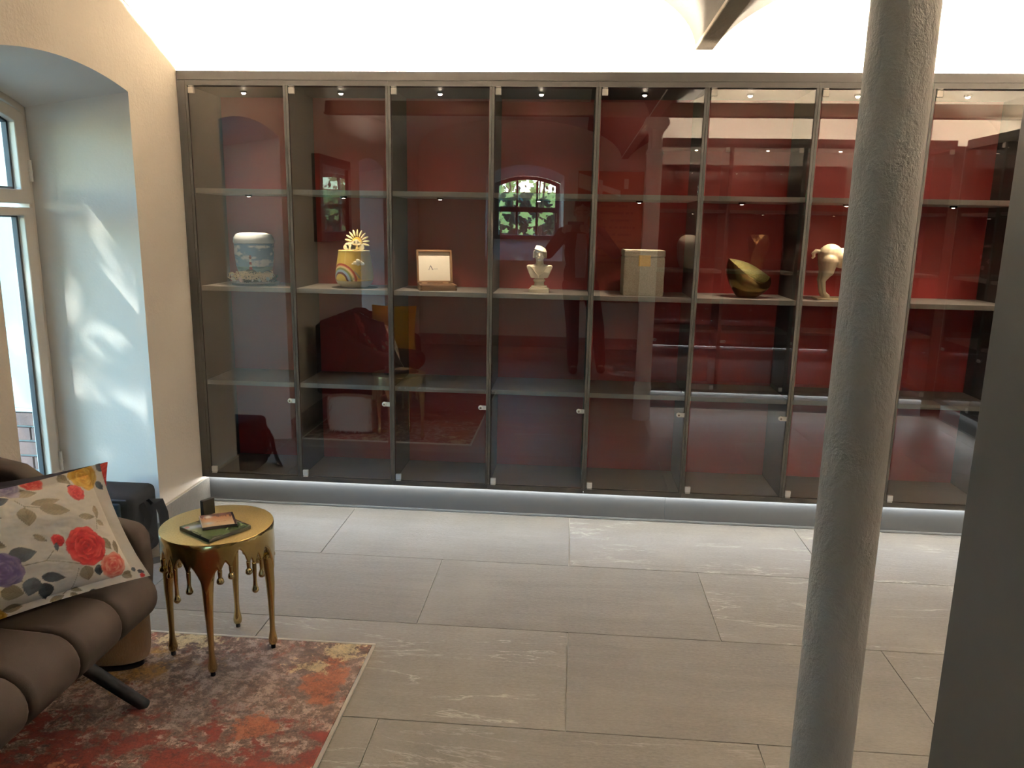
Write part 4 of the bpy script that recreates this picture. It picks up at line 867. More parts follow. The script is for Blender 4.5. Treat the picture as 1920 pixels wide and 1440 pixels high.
def floral(X, Y):                            # printed rose pattern, in units of the cloth
    c = np.tile(s2l((250, 244, 232)), X.shape+(1,)); c = put(c, fbm(X/60, Y/60, 4)*0.25, s2l((240, 230, 210)))
    gd, gl = (128, 116, 92), (176, 164, 138); kd, kl = (24, 28, 34), (62, 70, 78)
    for p in ([(160, 855), (320, 815), (370, 740)], [(320, 815), (420, 820), (540, 840)], [(705, 560), (712, 470)], [(540, 880), (520, 1060), (480, 1110)], [(200, 400), (240, 440), (330, 440)], [(240, 440), (245, 500)], [(130, 920), (170, 965)]): c = stemp(c, X, Y, p)
    for a in ((370, 395, 95, 26, -0.30), (415, 445, 95, 42, -0.02), (240, 515, 62, 52, 1.5), (635, 470, 68, 24, -0.1), (715, 425, 50, 24, 1.5), (745, 505, 36, 22, 0.4), (298, 655, 46, 22, 0.45), (40, 700, 70, 40, 0.3), (610, 925, 70, 58, 1.2), (440, 1150, 60, 34, -0.5), (575, 1075, 52, 24, 0.4), (560, 1130, 36, 24, 0.8), (120, 1050, 70, 62, 0.2), (150, 1185, 66, 42, -0.1), (985, 950, 52, 44, 0.6), (780, 670, 62, 36, 0.8), (260, 335, 80, 40, -0.1), (45, 345, 60, 32, 0.1), (55, 535, 60, 18, -0.1), (530, 205, 45, 35, 0.8), (870, 690, 60, 30, 1.3), (200, 255, 70, 50, 0.1)): c = leafp(c, X, Y, *a, gd, gl)
    for a in ((185, 770, 86, 52, -0.25), (232, 1015, 78, 64, 1.75), (372, 945, 84, 42, 0.1), (335, 1065, 82, 54, 1.25), (708, 900, 52, 40, 1.3), (735, 785, 40, 26, -0.3), (115, 410, 68, 36, -0.35), (90, 225, 50, 24, 0.1), (1045, 895, 26, 20, 0.9), (1110, 915, 34, 22, 0.3), (715, 1110, 40, 24, 0.1), (560, 255, 30, 14, -0.3), (800, 210, 40, 26, 0.6), (1080, 1022, 40, 14, -0.2), (800, 80, 50, 36, 0.3)): c = leafp(c, X, Y, *a, kd, kl)
    c = rosep(c, X, Y, 70, 885, 125, (60, 48, 88), (98, 84, 132), (150, 136, 168), 2)
    c = rosep(c, X, Y, 190, 300, 80, (110, 98, 128), (160, 150, 170), (196, 186, 190), 4)
    c = rosep(c, X, Y, 610, 700, 155, (120, 16, 26), (192, 42, 48), (226, 96, 88), 1)
    c = rosep(c, X, Y, 835, 855, 125, (204, 60, 58), (230, 128, 112), (244, 190, 166), 3)
    c = rosep(c, X, Y, 588, 300, 62, (140, 24, 38), (206, 60, 66), (238, 130, 118), 5)
    c = rosep(c, X, Y, 405, 665, 46, (120, 14, 24), (186, 36, 42), (214, 80, 76), 2.2); c = leafp(c, X, Y, 392, 715, 34, 16, 1.5, kd, kl)
    c = rosep(c, X, Y, 665, 165, 105, (160, 108, 30), (214, 168, 66), (236, 206, 120), 6)
    c = rosep(c, X, Y, 30, 1255, 90, (150, 96, 24), (212, 158, 50), (236, 200, 110), 3); c = rosep(c, X, Y, 330, 240, 70, (190, 50, 50), (226, 96, 84), (240, 160, 140), 2)
    c = rosep(c, X, Y, 1120, 955, 26, (120, 14, 24), (196, 44, 46), (214, 80, 76), 2.2); c = rosep(c, X, Y, 0, 385, 40, (120, 14, 24), (176, 34, 40), (206, 80, 70), 1)
    c = rosep(c, X, Y, 790, 1300, 90, (150, 22, 34), (196, 50, 54), (224, 100, 92), 1.4); c = rosep(c, X, Y, -180, 560, 130, (204, 60, 58), (230, 128, 112), (244, 190, 166), 1.4)
    c = rosep(c, X, Y, -250, 1000, 120, (120, 16, 26), (192, 42, 48), (226, 96, 88), 1); return c
def darkfloral(X, Y):
    c = np.tile(s2l((30, 26, 36)), X.shape+(1,))
    for i in range(14):
        cx_, cy_ = -250+1500*((i*0.618) % 1), 1350*((i*0.377+0.1) % 1)
        c = rosep(c, X, Y, cx_, cy_, 110+40*(i % 3), (120, 16, 26), (190, 40, 46), (228, 110, 98), i) if i % 3 else leafp(c, X, Y, cx_, cy_, 100, 50, i, (150, 130, 100), (205, 190, 160))
    return c
def cushion(name, label, BR, BL, TL, TR, thick, paint, flange=0.035, nrm_flip=1, group=None, mat=None, pmap=None, backpaint=None, n=150):
    """pillow sheet between four corners (world), bulging on both sides, with a flat flange"""
    BR, BL, TL, TR = (np.array(p, float) for p in (BR, BL, TL, TR)); org = (BR+BL)/2
    t = thing(name, label, 'cushion', tuple(org), 0, group)
    u = np.linspace(0, 1, n); U, Vv = np.meshgrid(u, u, indexing='ij')          # U: left->right, V: bottom->top
    base = (BL[None, None]*((1-U)*(1-Vv))[..., None]+BR*(U*(1-Vv))[..., None]+TR*(U*Vv)[..., None]+TL*((1-U)*Vv)[..., None])
    nn = np.cross(BR-BL, TL-BL); nn /= np.linalg.norm(nn)
    wid = np.linalg.norm(BR-BL); f = flange/wid
    a = np.clip((U-f)/(1-2*f), 0, 1); c_ = np.clip((Vv-f)/(1-2*f), 0, 1)
    bul = (np.clip(4*a*(1-a), 0, 1)**0.5)*(np.clip(4*c_*(1-c_), 0, 1)**0.5)
    pinch = 0.05*(np.abs(2*U-1)**2)*(4*Vv*(1-Vv)); pin2 = 0.05*(np.abs(2*Vv-1)**2)*(4*U*(1-U))
    base = base-((U-0.5)*2*pinch*wid*0.5)[..., None]*(BR-BL)/wid-((Vv-0.5)*2*pin2*wid*0.5)[..., None]*(TL-BL)/np.linalg.norm(TL-BL)
    wr = (fbm(U*7, Vv*7, 5)-0.5)*0.016*(0.3+bul)+(vnoise(U*22, Vv*5, 3)-0.5)*0.004*(1-bul)
    X, Y = pmap(U, Vv) if pmap else (U*1200-100, (1-Vv)*1300)
    front_c = paint(X, Y)
    if backpaint is None: back_c = paint(1200-X, Y)
    else: back_c = backpaint(X, Y)
    M_ = mat or painted('printed_cotton', 0.85, 0.15, 700)
    for nm, s, cc in (('front_cover', 1, front_c), ('back_cover', -1, back_c)):
        th = thick*(0.62 if s > 0 else 0.38)
        P = base+nn*((bul*th+wr+0.0012)*s if s > 0 else -(bul*th+0.0012)+wr*0.3)[..., None]-org
        grid(nm, P, cc, M_, t)
    return t
def hom(src, dst):
    A_ = [];
    for (x, y), (X, Y) in zip(src, dst): A_ += [[x, y, 1, 0, 0, 0, -X*x, -X*y, -X], [0, 0, 0, x, y, 1, -Y*x, -Y*y, -Y]]
    return np.linalg.svd(np.array(A_))[2][-1].reshape(3, 3)
Hm = hom([(1, 0), (0, 0), (0, 1), (1, 1)], [(1190, 960), (-420, 1420), (-480, 560), (790, 60)])
def pm(U, V_): d = Hm[2, 0]*U+Hm[2, 1]*V_+Hm[2, 2]; return (Hm[0, 0]*U+Hm[0, 1]*V_+Hm[0, 2])/d, (Hm[1, 0]*U+Hm[1, 1]*V_+Hm[1, 2])/d
cushion('floral_cushion', 'cream cushion printed with red roses leaning in the armchair', (0.672, -1.745, 0.455), (0.335, -2.245, 0.464), (0.215, -2.205, 0.805), (0.530, -1.722, 0.795), 0.13, floral, 0.04, pmap=pm, backpaint=darkfloral, n=230)
cushion('dark_floral_cushion', 'dark cushion with red blossoms tucked behind the cream rose cushion', (0.54, -1.70, 0.470), (0.25, -2.12, 0.470), (0.20, -2.10, 0.815), (0.520, -1.668, 0.782), 0.05, darkfloral, 0.03, n=90)
def yel(X, Y): return put(np.tile(s2l((196, 150, 48)), X.shape+(1,)), fbm(X/80, Y/80, 8)*0.4, s2l((168, 120, 34)))
cushion('yellow_cushion', 'plain mustard yellow cushion at the far end of the armchair', (0.60, -2.53, 0.462), (0.215, -2.525, 0.462), (0.215, -2.585, 0.83), (0.60, -2.585, 0.83), 0.10, yel, 0.012, n=60)

# ---- cowhide pouf under the arm
t = thing('fur_pouf', 'round pouf covered in brown and white cowhide tucked beside the armchair', 'pouf', (0.335, -1.520, RZ)); t.scale = (0.95, 0.385, 1.14)
b = NB('cowhide'); v = b.co(); sp = b.n('SeparateXYZ'); b.l(v, sp.inputs[0])
f = b.noise(v, 5, 4); fi = b.noise(b.map(v, (1, 1, 0.45)), 120, 5, 0.75, 0.3)
wm = b.step(b.math('ADD', sp.outputs[1], b.math('MULTIPLY', b.math('SUBTRACT', f, 0.5), 0.10)), 0.105, 0.135)
br = b.mix(f, (0.24, 0.115, 0.05), (0.50, 0.31, 0.16)); br = b.mix(b.math('MULTIPLY', fi, 0.35), br, (0.12, 0.06, 0.03))
b.col(b.mix(wm, br, b.mix(fi, (0.62, 0.58, 0.52), (0.85, 0.82, 0.77)))); b.bump(b.math('ADD', fi, f), 0.7, 0.012); M_HIDE = b.set(0.85, Sheen_Weight=0.3)
prof = [(0.0, 0.012), (0.165, 0.012), (0.186, 0.03), (0.194, 0.09), (0.194, 0.19), (0.186, 0.228), (0.165, 0.240), (0.0, 0.243)]
nu_ = 72; mb = MB().lathe(prof, nu_); 
o = mb.build('cover', M_HIDE, t, smooth=True); m = o.modifiers.new('sub', 'SUBSURF'); m.levels = m.render_levels = 2
MB().lathe([(0.0, 0.0), (0.160, 0.0), (0.160, 0.0118), (0.0, 0.0118)], 48).build('base', M_BLACK, t)
mb = MB()                                     # tufts of white hair on the side towards the showcases
for i in range(2600):
    a = PI/2+random.uniform(-1.0, 1.0); z = random.uniform(0.02, 0.235); r_ = 0.193
    p = Vector((r_*math.cos(a), r_*math.sin(a), z)); q = p+Vector((math.cos(a)*0.012+random.uniform(-0.006, 0.006), math.sin(a)*0.012, -random.uniform(0.012, 0.024)))
    s_ = Vector((-math.sin(a), math.cos(a), 0))*0.0016; mb.add([p-s_, p+s_, q], [(0, 1, 2)])
tag(mb.build('fur', plain('white_fur', (0.80, 0.77, 0.72), 0.8), t), kind='stuff')

# ================================================================== DRIP TABLE
TX, TY, TZ, TRD = 0.717, -1.392, 0.482, 0.186
t = thing('drip_table', 'round gold side table with melting drips and four slender legs', 'table', (TX, TY, 0))
b = NB('antique_gold'); v = b.co(); f = b.noise(v, 7, 5, 0.6); b.col(b.mix(f, (0.33, 0.235, 0.095), (0.58, 0.45, 0.20))); b.bump(b.noise(v, 30, 3), 0.08, 0.004); M_GOLD = b.set(0.19, 1.0)
b = NB('hammered_gold_top'); v = b.co(); f = b.noise(v, 170, 5, 0.7); h = b.noise(v, 6, 4); b.col(b.mix(f, (0.28, 0.20, 0.075), (0.76, 0.61, 0.28))); b.bump(b.math('ADD', f, h), 0.55, 0.004); M_GTOP = b.set(0.36, 1.0)
LEGS = [math.radians(a) for a in (-160, -78, 8, 99)]
DR = [(-139, 0.350, 0.0115), (-122, 0.344, 0.0085), (-113, 0.265, 0.009), (-96, 0.306, 0.009), (-64, 0.339, 0.009), (-53, 0.351, 0.008), (-34, 0.349, 0.0085), (-27, 0.275, 0.009), (-17, 0.318, 0.0085), (36, 0.321, 0.0085), (52, 0.29, 0.009), (69, 0.262, 0.0085), (86, 0.287, 0.0085), (118, 0.34, 0.008), (140, 0.31, 0.009), (165, 0.286, 0.0085), (-176, 0.345, 0.009)]
def adiff(a, c_): return abs((a-c_+PI) % (2*PI)-PI)
def zlow(a):
    z = 0.436+0.026*math.exp(-(adiff(a, math.radians(-44))/0.16)**2)+0.006*math.sin(2*a+0.6); dip = 0
    for L_ in LEGS: dip = max(dip, 0.125*math.exp(-(adiff(a, L_)*TRD/0.030)**1.1))
    for D_, zt_, r_ in DR: dip = max(dip, min(0.060, (z-zt_)*0.6)*math.exp(-(adiff(a, math.radians(D_))*TRD/0.0135)**1.1))
    return z-dip
MB().lathe([(0.0, TZ), (TRD-0.004, TZ), (TRD-0.001, TZ-0.0006)], 96).build('tabletop', M_GTOP, t, smooth=True)
mb = MB(); na = 480; rows = [(TRD-0.004, 0.0), (TRD, 0.004)]; vs_ = []
for k in range(na):
    a = 2*PI*k/na; zl = zlow(a); ca, sa = math.cos(a), math.sin(a)
    col = [(TRD-0.003, TZ-0.0004), (TRD, TZ-0.003)]+[(TRD+0.0005*math.sin(i), TZ-0.003+(zl-TZ+0.003)*i/7) for i in range(1, 8)]
    col += [(TRD-0.006, zl-0.004), (TRD-0.012, zl+0.002), (TRD-0.012, TZ-0.004)]
    for r_, z_ in col: vs_.append((r_*ca, r_*sa, z_))
nr = 12; mb.add(vs_, [(k*nr+i, ((k+1) % na)*nr+i, ((k+1) % na)*nr+i+1, k*nr+i+1) for k in range(na) for i in range(nr-1)])
mb.build('apron', M_GOLD, t, smooth='all')
for D_, zt_, r_ in DR:
    a = math.radians(D_); ca, sa = math.cos(a)*(TRD-0.006), math.sin(a)*(TRD-0.006); z0 = zlow(a)+0.012; L_ = z0-zt_
    pr = [(z0, r_*0.85), (z0-0.25*L_, r_*0.80), (z0-0.55*L_, r_*0.66), (zt_+0.026, r_*0.82), (zt_+0.017, r_*1.25), (zt_+0.009, r_*1.42), (zt_+0.003, r_*1.05), (zt_, r_*0.25)]
    zz = np.linspace(z0, zt_, 30); rr = np.interp(-zz, [-p[0] for p in pr], [p[1] for p in pr]); rs = rr.copy()
    for _ in range(2): rs[1:-1] = (rs[:-2]+2*rs[1:-1]+rs[2:])/4
    MB().tube([(ca, sa, z) for z in zz], list(rs), 14).build('drip', M_GOLD, t, smooth='all')
for i, a in enumerate(LEGS):
    ca, sa = math.cos(a), math.sin(a); f0 = RZ if i in (0, 1, 2) else 0.0
    pr = [(0.365, 0.0245), (0.345, 0.0225), (0.32, 0.0195), (0.29, 0.0170), (0.25, 0.0150), (0.18, 0.0112), (0.10, 0.0088), (0.070, 0.0095), (0.050, 0.0130), (0.032, 0.0158), (0.020, 0.0142), (0.013, 0.009)]
    pr = [(z, TRD-0.001-(r if z > 0.25 else 0.0150), r) for z, r in pr]
    lg = MB().tube([(r_*ca, r_*sa, z+f0) for z, r_, _ in pr], [r for _, _, r in pr], 20).build('leg', M_GOLD, t, smooth='all')
    MB().lathe([(0.0, f0), (0.008, f0), (0.008, f0+0.014), (0.0, f0+0.014)], 14, ((TRD-0.016)*ca, (TRD-0.016)*sa, 0)).build('foot', M_BLACK, lg)
# ---- things on the table
def slab(name, label, pts, z0, th, paint, edgec, cat, nu=110, nv=80):
    """flat case whose four top corners are given (world x,y), printed on top"""
    P4 = [np.array((*p, z0+th)) for p in pts]; org = np.mean(P4, 0); org[2] = z0
    t = thing(name, label, cat, tuple(org)); u = np.linspace(0, 1, nu); w_ = np.linspace(0, 1, nv); U, V_ = np.meshgrid(u, w_, indexing='ij')
    P = P4[0]*((1-U)*(1-V_))[..., None]+P4[1]*(U*(1-V_))[..., None]+P4[2]*(U*V_)[..., None]+P4[3]*((1-U)*V_)[..., None]-org
    P[..., 2] += 0.0004; grid('cover_print', P, paint(U, V_), painted('glossy_print', 0.25), t)
    q = [tuple((p-org)[:2]) for p in P4]; MB().prism(q, 0.0, th-0.0002, 'Z').build('case', plain(name+'_edge', edgec, 0.35), t, bevel=0.0012)
    return t
def p_green(U, V_):
    c = np.tile(s2l((58, 74, 48)), U.shape+(1,)); c = put(c, np.clip(fbm(U*5, V_*5, 2)-0.3, 0, 1), s2l((104, 118, 76)))
    wing_ = np.exp(-((V_-0.80+0.35*(U-0.1))/0.09)**2)*(U < 0.55)*(U > 0.02); c = put(c, wing_*1.2, s2l((200, 212, 222)))
    w2_ = np.exp(-((V_-0.52)/0.06)**2-((U-0.42)/0.10)**2); c = put(c, w2_*1.4, s2l((214, 224, 236)))
    c = put(c, (np.hypot(U-0.07, V_-0.84) < 0.05)*0.8, s2l((206, 130, 118))); c = put(c, ((np.abs(U-0.88) < 0.05) & (np.abs(V_-0.55) < 0.06))*0.8, s2l((200, 204, 130)))
    return put(c, ((U > 0.95))*1.0, s2l((60, 48, 46)))
def p_cd(U, V_):
    g_ = np.clip(V_, 0, 1)[..., None]; c = s2l((232, 200, 158))*(1-g_)+s2l((176, 104, 60))*g_
    tr = V_ > 0.82-0.25*np.clip(fbm(U*26, U*0+3, 7)-0.42, 0, 1)*2.2; c = put(c, tr*0.9, s2l((86, 62, 60))); c = put(c, np.exp(-((U-0.25)/0.09)**2-((V_-0.80)/0.10)**2)*1.3, s2l((236, 226, 214)))
    c = put(c, np.exp(-((U-0.22)/0.12)**2-((V_-0.28)/0.10)**2), s2l((214, 216, 210)))
    c = put(c, ((np.abs(V_-0.33) < 0.02) & (U > 0.38) & (U < 0.72) & (fbm(U*60, V_*0, 1) > 0.5))*0.6, s2l((150, 96, 60))); c = put(c, (U < 0.02)*1.0, s2l((236, 224, 214)))
    return put(c, (U > 0.93)*1.0, s2l((74, 52, 52)))
slab('green_book', 'thin green printed case lying on the gold table', [(0.620, -1.464), (0.767, -1.555), (0.850, -1.422), (0.705, -1.334)], TZ+0.0006, 0.013, lambda U, V_: p_green(V_, 1-U), (0.03, 0.035, 0.028), 'book')
slab('disc_case', 'orange printed disc case lying on top of the green case', [(0.713, -1.490), (0.810, -1.438), (0.748, -1.337), (0.652, -1.390)], TZ+0.0146, 0.010, p_cd, (0.075, 0.055, 0.052), 'disc case')
t = thing('black_display_card', 'small black upright box standing on the gold table', 'box', (0.648, -1.316, TZ+0.0006), math.radians(62))
MB().box(-0.024, 0.024, -0.008, 0.008, 0, 0.058).build('body', M_BLACK, t, bevel=0.0015)
MB().box(-0.021, 0.021, -0.0088, -0.0082, 0.004, 0.054).build('front_face', plain('dark_gloss', (0.012, 0.011, 0.010), 0.4, Specular_IOR_Level=0.06), t)

# ================================================================== CAMERA BAG
t = thing('camera_bag', 'black padded camera bag with strap standing behind the armchair', 'bag', (-0.115, -0.645, 0), math.radians(0))
MB().box(-0.16, 0.135, -0.11, 0.10, 0.0, 0.315).build('body', M_BLACKFAB, t, bevel=0.032, seg=4)
MB().box(-0.14, 0.085, -0.132, -0.112, 0.05, 0.285).build('front_pocket', plain('navy_nylon', (0.008, 0.015, 0.022), 0.8, Specular_IOR_Level=0.06), t, bevel=0.009, seg=3)
MB().tube([(-0.135, -0.113, 0.297), (0.11, -0.113, 0.297)], 0.004, 8).build('zip', plain('zip_black', (0.03, 0.03, 0.035), 0.35), t, smooth=True)
MB().box(0.002, 0.010, -0.119, -0.115, 0.288, 0.306).build('zip_pull', plain('zip_pull_grey', (0.45, 0.45, 0.45), 0.4), t)
def strap(pts, w_, th=0.003):
    mb = MB(); P = [Vector(p) for p in pts]; vs_ = []
    for i, p in enumerate(P):
        tt = (P[min(i+1, len(P)-1)]-P[max(i-1, 0)]).normalized(); s_ = Vector((0.84, 0.54, 0)); s_ = (s_-tt*s_.dot(tt)).normalized(); n_ = tt.cross(s_)
        for a_, c_ in ((-1, -1), (1, -1), (1, 1), (-1, 1)): vs_.append(p+s_*a_*w_/2+n_*c_*th/2)
    mb.add(vs_, [(i*4+k, i*4+(k+1) % 4, (i+1)*4+(k+1) % 4, (i+1)*4+k) for i in range(len(P)-1) for k in range(4)]+[(0, 1, 2, 3), (len(P)*4-4, len(P)*4-1, len(P)*4-2, len(P)*4-3)]); return mb
strap([(0.125, 0.02, 0.235), (0.155, 0.015, 0.262), (0.185, 0.015, 0.252), (0.205, 0.01, 0.20), (0.212, 0.005, 0.13), (0.225, -0.01, 0.06), (0.235, -0.03, 0.012), (0.22, -0.06, 0.006), (0.18, -0.09, 0.005)], 0.042).build('shoulder_strap', M_BLACKFAB, t, smooth=True)
strap([(0.138, -0.05, 0.26), (0.165, -0.045, 0.20), (0.150, -0.05, 0.13), (0.170, -0.05, 0.10), (0.145, -0.05, 0.06)], 0.03, 0.012).build('side_pocket', M_BLACKFAB, t, smooth=True)
MB().tube([(-0.06, -0.138, 0.22), (-0.055, -0.146, 0.262), (-0.025, -0.146, 0.262), (-0.010, -0.142, 0.21), (-0.004, -0.138, 0.16)], 0.008, 8).build('webbing_loop', plain('grey_webbing', (0.06, 0.065, 0.07), 0.6), t, smooth=True)
tk = thing('silver_pocket_lamp', 'small silver and red pocket lamp leaning on the camera bag', 'lamp', (-0.165, -0.81, 0.0))
MB().lathe([(0.0, 0.0), (0.016, 0.0), (0.018, 0.004), (0.018, 0.155), (0.0, 0.158)], 24, (0, 0, 0.0)).build('body', plain('silver_tube', (0.6, 0.65, 0.68), 0.3, 0.8), tk, smooth=True)
MB().lathe([(0.0, 0.1585), (0.019, 0.1585), (0.021, 0.165), (0.021, 0.20), (0.0, 0.202)], 24, (0, 0, 0.0)).build('red_cap', plain('red_plastic', (0.55, 0.03, 0.03), 0.35), tk, smooth=True)

# ================================================================== PICTURE ON THE LEFT WALL, BOARD ON THE REAR WALL
t = thing('framed_picture', 'dark framed picture with grey shapes hanging on the beige wall', 'picture', (X0+0.001, -2.32, 1.68))
M_PF = plain('dark_frame', (0.02, 0.012, 0.010), 0.4)
MB().ring([(-0.40, -0.32), (0.40, -0.32), (0.40, 0.32), (-0.40, 0.32)], [(-0.33, -0.25), (0.33, -0.25), (0.33, 0.25), (-0.33, 0.25)], 0.0, 0.06, 'X').build('frame', M_PF, t, bevel=0.003)
u = np.linspace(-0.33, 0.33, 90); w_ = np.linspace(-0.25, 0.25, 70); U, V_ = np.meshgrid(u, w_, indexing='ij')
c = np.tile(s2l((40, 20, 22)), U.shape+(1,)); c = put(c, np.clip((fbm(U*5+3, V_*5, 6)-0.5)*8, 0, 1), s2l((150, 140, 140))); c = put(c, np.exp(-((U-0.18)/0.05)**2-((V_+0.02)/0.08)**2), s2l((120, 170, 150)))
grid('print', np.stack([np.full(U.shape, 0.03), U, V_], -1), c, painted('glossy_print', 0.25), t)
MB().quad((0.045, -0.33, -0.25), (0.045, 0.33, -0.25), (0.045, 0.33, 0.25), (0.045, -0.33, 0.25)).build('glass', M_WGLASS, t)
t = thing('notice_board', 'tall orange-brown board with dark printed lines on the rear wall', 'board', (2.32, YREAR+0.002, 0.60))
u = np.linspace(-0.39, 0.39, 120); w_ = np.linspace(0, 1.56, 240); U, V_ = np.meshgrid(u, w_, indexing='ij')
c = np.tile(s2l((190, 112, 66)), U.shape+(1,)); c = put(c, fbm(U*3, V_*40, 3)*0.4, s2l((160, 88, 50)))
c = put(c, ((np.abs(V_-1.40+0.3*(U+0.2)**1) < 0.035+0.05*(U < -0.1)) & (U < 0.12))*0.9, s2l((236, 214, 190))); c = put(c, ((np.abs(V_-1.42) < 0.06) & (U > 0.16) & (U < 0.21))*0.9, s2l((236, 214, 190)))  # pale strokes near the top are a painted-in reflection
for k in range(9):
    z_ = 1.16-k*0.085; c = put(c, ((np.abs(V_-z_) < 0.014) & (np.abs(U-0.05) < 0.16+0.12*((k*0.61) % 1)) & (fbm(U*45, V_*0+k, 2) > 0.38))*0.7, s2l((110, 50, 30)))
grid('board_print', np.stack([U, np.full(U.shape, 0.0205), V_], -1), c, painted('board_print', 0.6), t)
MB().box(-0.395, 0.395, 0.0, 0.02, -0.005, 1.565).build('panel', plain('board_edge', (0.35, 0.2, 0.1), 0.6), t)

# ================================================================== PERSON TAKING THE PHOTOGRAPH (mirrored in the doors)
PX, PY = 1.975, -4.16
t = thing('person', 'person in dark jacket and light shirt holding up a phone, mirrored in the glass', 'person', (PX, PY, 0))
M_SKIN = plain('skin', (0.48, 0.30, 0.22), 0.55); M_JACK = plain('brown_jacket', (0.085, 0.045, 0.035), 0.85, bump=0.3, bscale=200); M_TROU = plain('dark_trousers', (0.025, 0.025, 0.032), 0.85); M_SHIRT = plain('pale_shirt', (0.40, 0.38, 0.38), 0.8)
ph = Vector((CAMLOC.x-PX, CAMLOC.y-PY-0.02, CAMLOC.z))          # phone centre in the person's frame
LH, RH = ph+Vector((-0.085, -0.01, -0.015)), ph+Vector((0.085, -0.01, -0.015))
LS, RS = Vector((-0.185, 0.0, 1.43)), Vector((0.185, 0.0, 1.43)); LE, RE = Vector((-0.33, 0.10, 1.24)), Vector((0.34, 0.10, 1.25))
hips = [Vector((-0.09, 0, 0.92)), Vector((0.10, 0, 0.92))]; knees = [Vector((-0.06, 0.03, 0.49)), Vector((0.20, 0.0, 0.49))]; ank = [Vector((-0.045, 0.0, 0.08)), Vector((0.245, -0.09, 0.08))]
body = MB()
HZ = 1.64
body.ell((0.0, 0.02, HZ+0.02), (0.076, 0.096, 0.108)); body.ell((0, 0.045, HZ-0.05), (0.058, 0.066, 0.065)); body.cap((0, 0, 1.42), (0, 0.015, 1.57), 0.062, 0.055)
body.cap((0, 0.112, HZ+0.012), (0, 0.128, HZ-0.022), 0.010, 0.014); body.ell((0, 0.098, HZ-0.062), (0.026, 0.012, 0.008)); body.ell((0, 0.098, HZ+0.03), (0.055, 0.016, 0.008))
for s in (-1, 1): body.ell((s*0.078, 0.01, HZ), (0.012, 0.022, 0.032)); body.ell((s*0.032, 0.098, HZ+0.010), (0.014, 0.010, 0.008))
body.ell((0, 0, 1.22), (0.145, 0.09, 0.24)); body.ell((0, 0, 0.98), (0.145, 0.095, 0.12))
for S, E_, Hn in ((LS, LE, LH), (RS, RE, RH)): body.cap(S, E_, 0.046, 0.036); body.cap(E_, Hn+(E_-Hn).normalized()*0.07, 0.036, 0.026)
for h_, k_, a_ in zip(hips, knees, ank): body.cap(h_, k_, 0.075, 0.05); body.cap(k_, a_, 0.05, 0.036); body.cap(a_, a_+Vector((0.01, 0.10, -0.045)), 0.034, 0.026)
for s, E_, Hn in ((-1, LE, LH), (1, RE, RH)):
    w_ = Hn+(E_-Hn).normalized()*0.07; pal = Hn+Vector((s*0.022, -0.004, -0.012)); body.cap(w_, pal, 0.024, 0.026); body.ell(pal, (0.018, 0.022, 0.040))
    for k in range(4):
        zz = 0.030-0.019*k; L_ = (0.9, 1.0, 0.95, 0.8)[k]; p0 = pal+Vector((0.0, 0.010, zz)); p1 = p0+Vector((-s*0.010, 0.030, 0.004)); p2 = p1+Vector((-s*0.036*L_, 0.010, 0.002)); p3 = p2+Vector((-s*0.022*L_, -0.004, 0))
        body.cap(p0, p1, 0.0095, 0.009, 8); body.cap(p1, p2, 0.009, 0.0085, 8); body.cap(p2, p3, 0.0085, 0.0075, 8)
    body.cap(pal+Vector((0, -0.008, -0.030)), pal+Vector((-s*0.030, -0.016, -0.022)), 0.011, 0.010, 8); body.cap(pal+Vector((-s*0.030, -0.016, -0.022)), pal+Vector((-s*0.055, -0.014, -0.010)), 0.010, 0.008, 8)
clay(body.build('body', M_SKIN, t), 0.006, 3)
mb = MB(); mb.ell((0, 0.0, 1.25), (0.172, 0.118, 0.25)); mb.ell((0, -0.005, 1.02), (0.175, 0.125, 0.22)); mb.cap(LS, RS, 0.075, 0.075); mb.cap((0, -0.02, 1.46), (0, -0.02, 1.50), 0.085, 0.066)
for S, E_, Hn in ((LS, LE, LH), (RS, RE, RH)): mb.cap(S, E_, 0.072, 0.060); mb.cap(E_, Hn+(E_-Hn).normalized()*0.09, 0.060, 0.044)
clay(mb.build('jacket', M_JACK, t), 0.012, 4)
mb = MB(); mb.add([(-0.05, 0.118, 1.00), (0.05, 0.118, 1.00), (0.062, 0.128, 1.25), (0.045, 0.098, 1.44), (-0.045, 0.098, 1.44), (-0.062, 0.128, 1.25)], [(0, 1, 2, 3, 4, 5)])
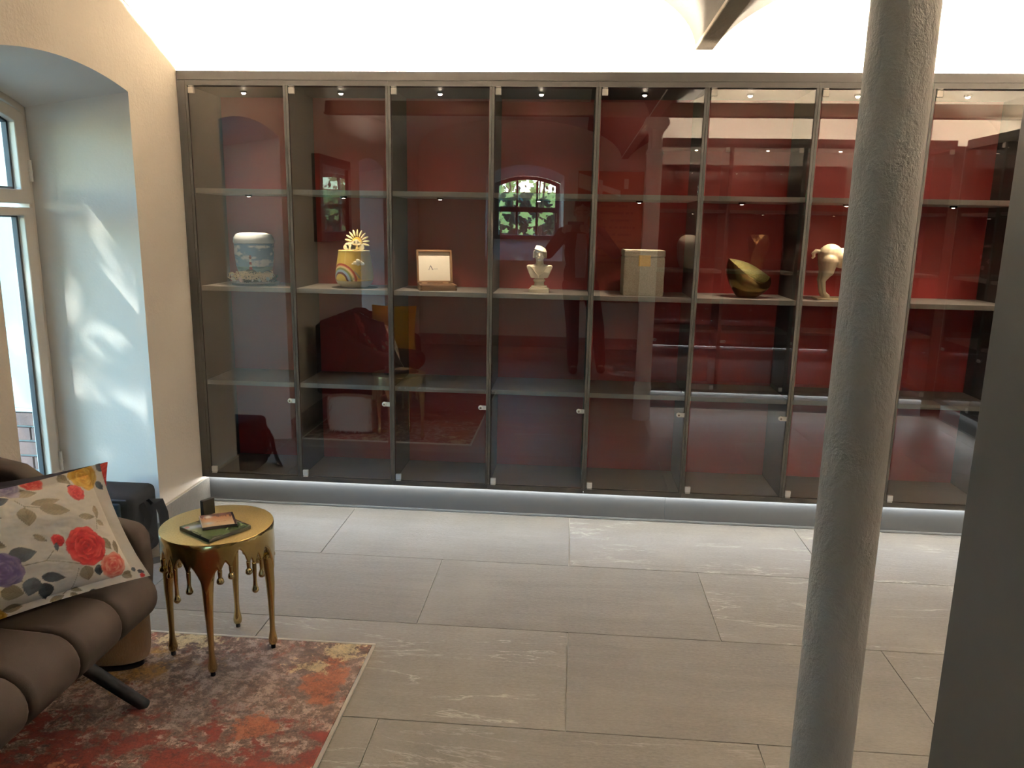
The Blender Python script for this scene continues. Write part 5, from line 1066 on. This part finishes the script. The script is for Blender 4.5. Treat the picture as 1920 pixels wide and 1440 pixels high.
o = mb.build('shirt', M_SHIRT, t); m = o.modifiers.new('solid', 'SOLIDIFY'); m.thickness = 0.02; m.offset = 0
mb = MB(); mb.ell((0, 0, 0.92), (0.168, 0.118, 0.12))
for h_, k_, a_ in zip(hips, knees, ank): mb.cap(h_, k_, 0.094, 0.068); mb.cap(k_, a_+Vector((0, 0, 0.02)), 0.068, 0.058)
clay(mb.build('trousers', M_TROU, t), 0.012, 4)
for a_ in ank:
    mb = MB(); mb.ell(a_+Vector((0.005, 0.045, -0.042)), (0.047, 0.135, 0.038)); mb.cap(a_+Vector((0, 0, -0.03)), a_+Vector((0, 0, 0.02)), 0.045, 0.042); o = clay(mb.build('shoe', M_BLACK, t), 0.008, 3)
mb = MB(); mb.ell((0, -0.005, HZ+0.052), (0.084, 0.102, 0.090)); 
for k in range(7): mb.cap((-0.06+0.02*k, 0.06, HZ+0.105), (-0.066+0.022*k, 0.088, HZ+0.072), 0.02, 0.014, 8)
clay(mb.build('hair', plain('dark_hair', (0.018, 0.012, 0.010), 0.6), t), 0.008, 2)
mb = MB()
for s in (-1, 1): mb.tube([(s*0.034+0.026*math.cos(a), 0.112, HZ+0.008+0.019*math.sin(a)) for a in np.linspace(0, 2*PI, 17)], 0.0018, 6); mb.tube([(s*0.060, 0.112, HZ+0.012), (s*0.080, 0.02, HZ+0.012)], 0.0016, 6)
mb.tube([(-0.008, 0.114, HZ+0.012), (0.008, 0.114, HZ+0.012)], 0.0016, 6); mb.build('glasses', M_BLACK, t)
pn = thing('phone', 'dark phone held up by the person, mirrored in the glass', 'phone', (CAMLOC.x, CAMLOC.y-0.014, CAMLOC.z))
MB().box(-0.080, 0.080, -0.005, 0.004, -0.055, 0.045).build('body', plain('phone_black', (0.02, 0.02, 0.022), 0.3), pn, bevel=0.006, seg=3)
MB().lathe([(0.0, 0.0042), (0.010, 0.0042), (0.010, 0.006), (0.0, 0.006)], 20, (0.03, 0, 0.01), axis='Y').build('lens_ring', plain('lens_dark', (0.01, 0.01, 0.012), 0.1), pn)
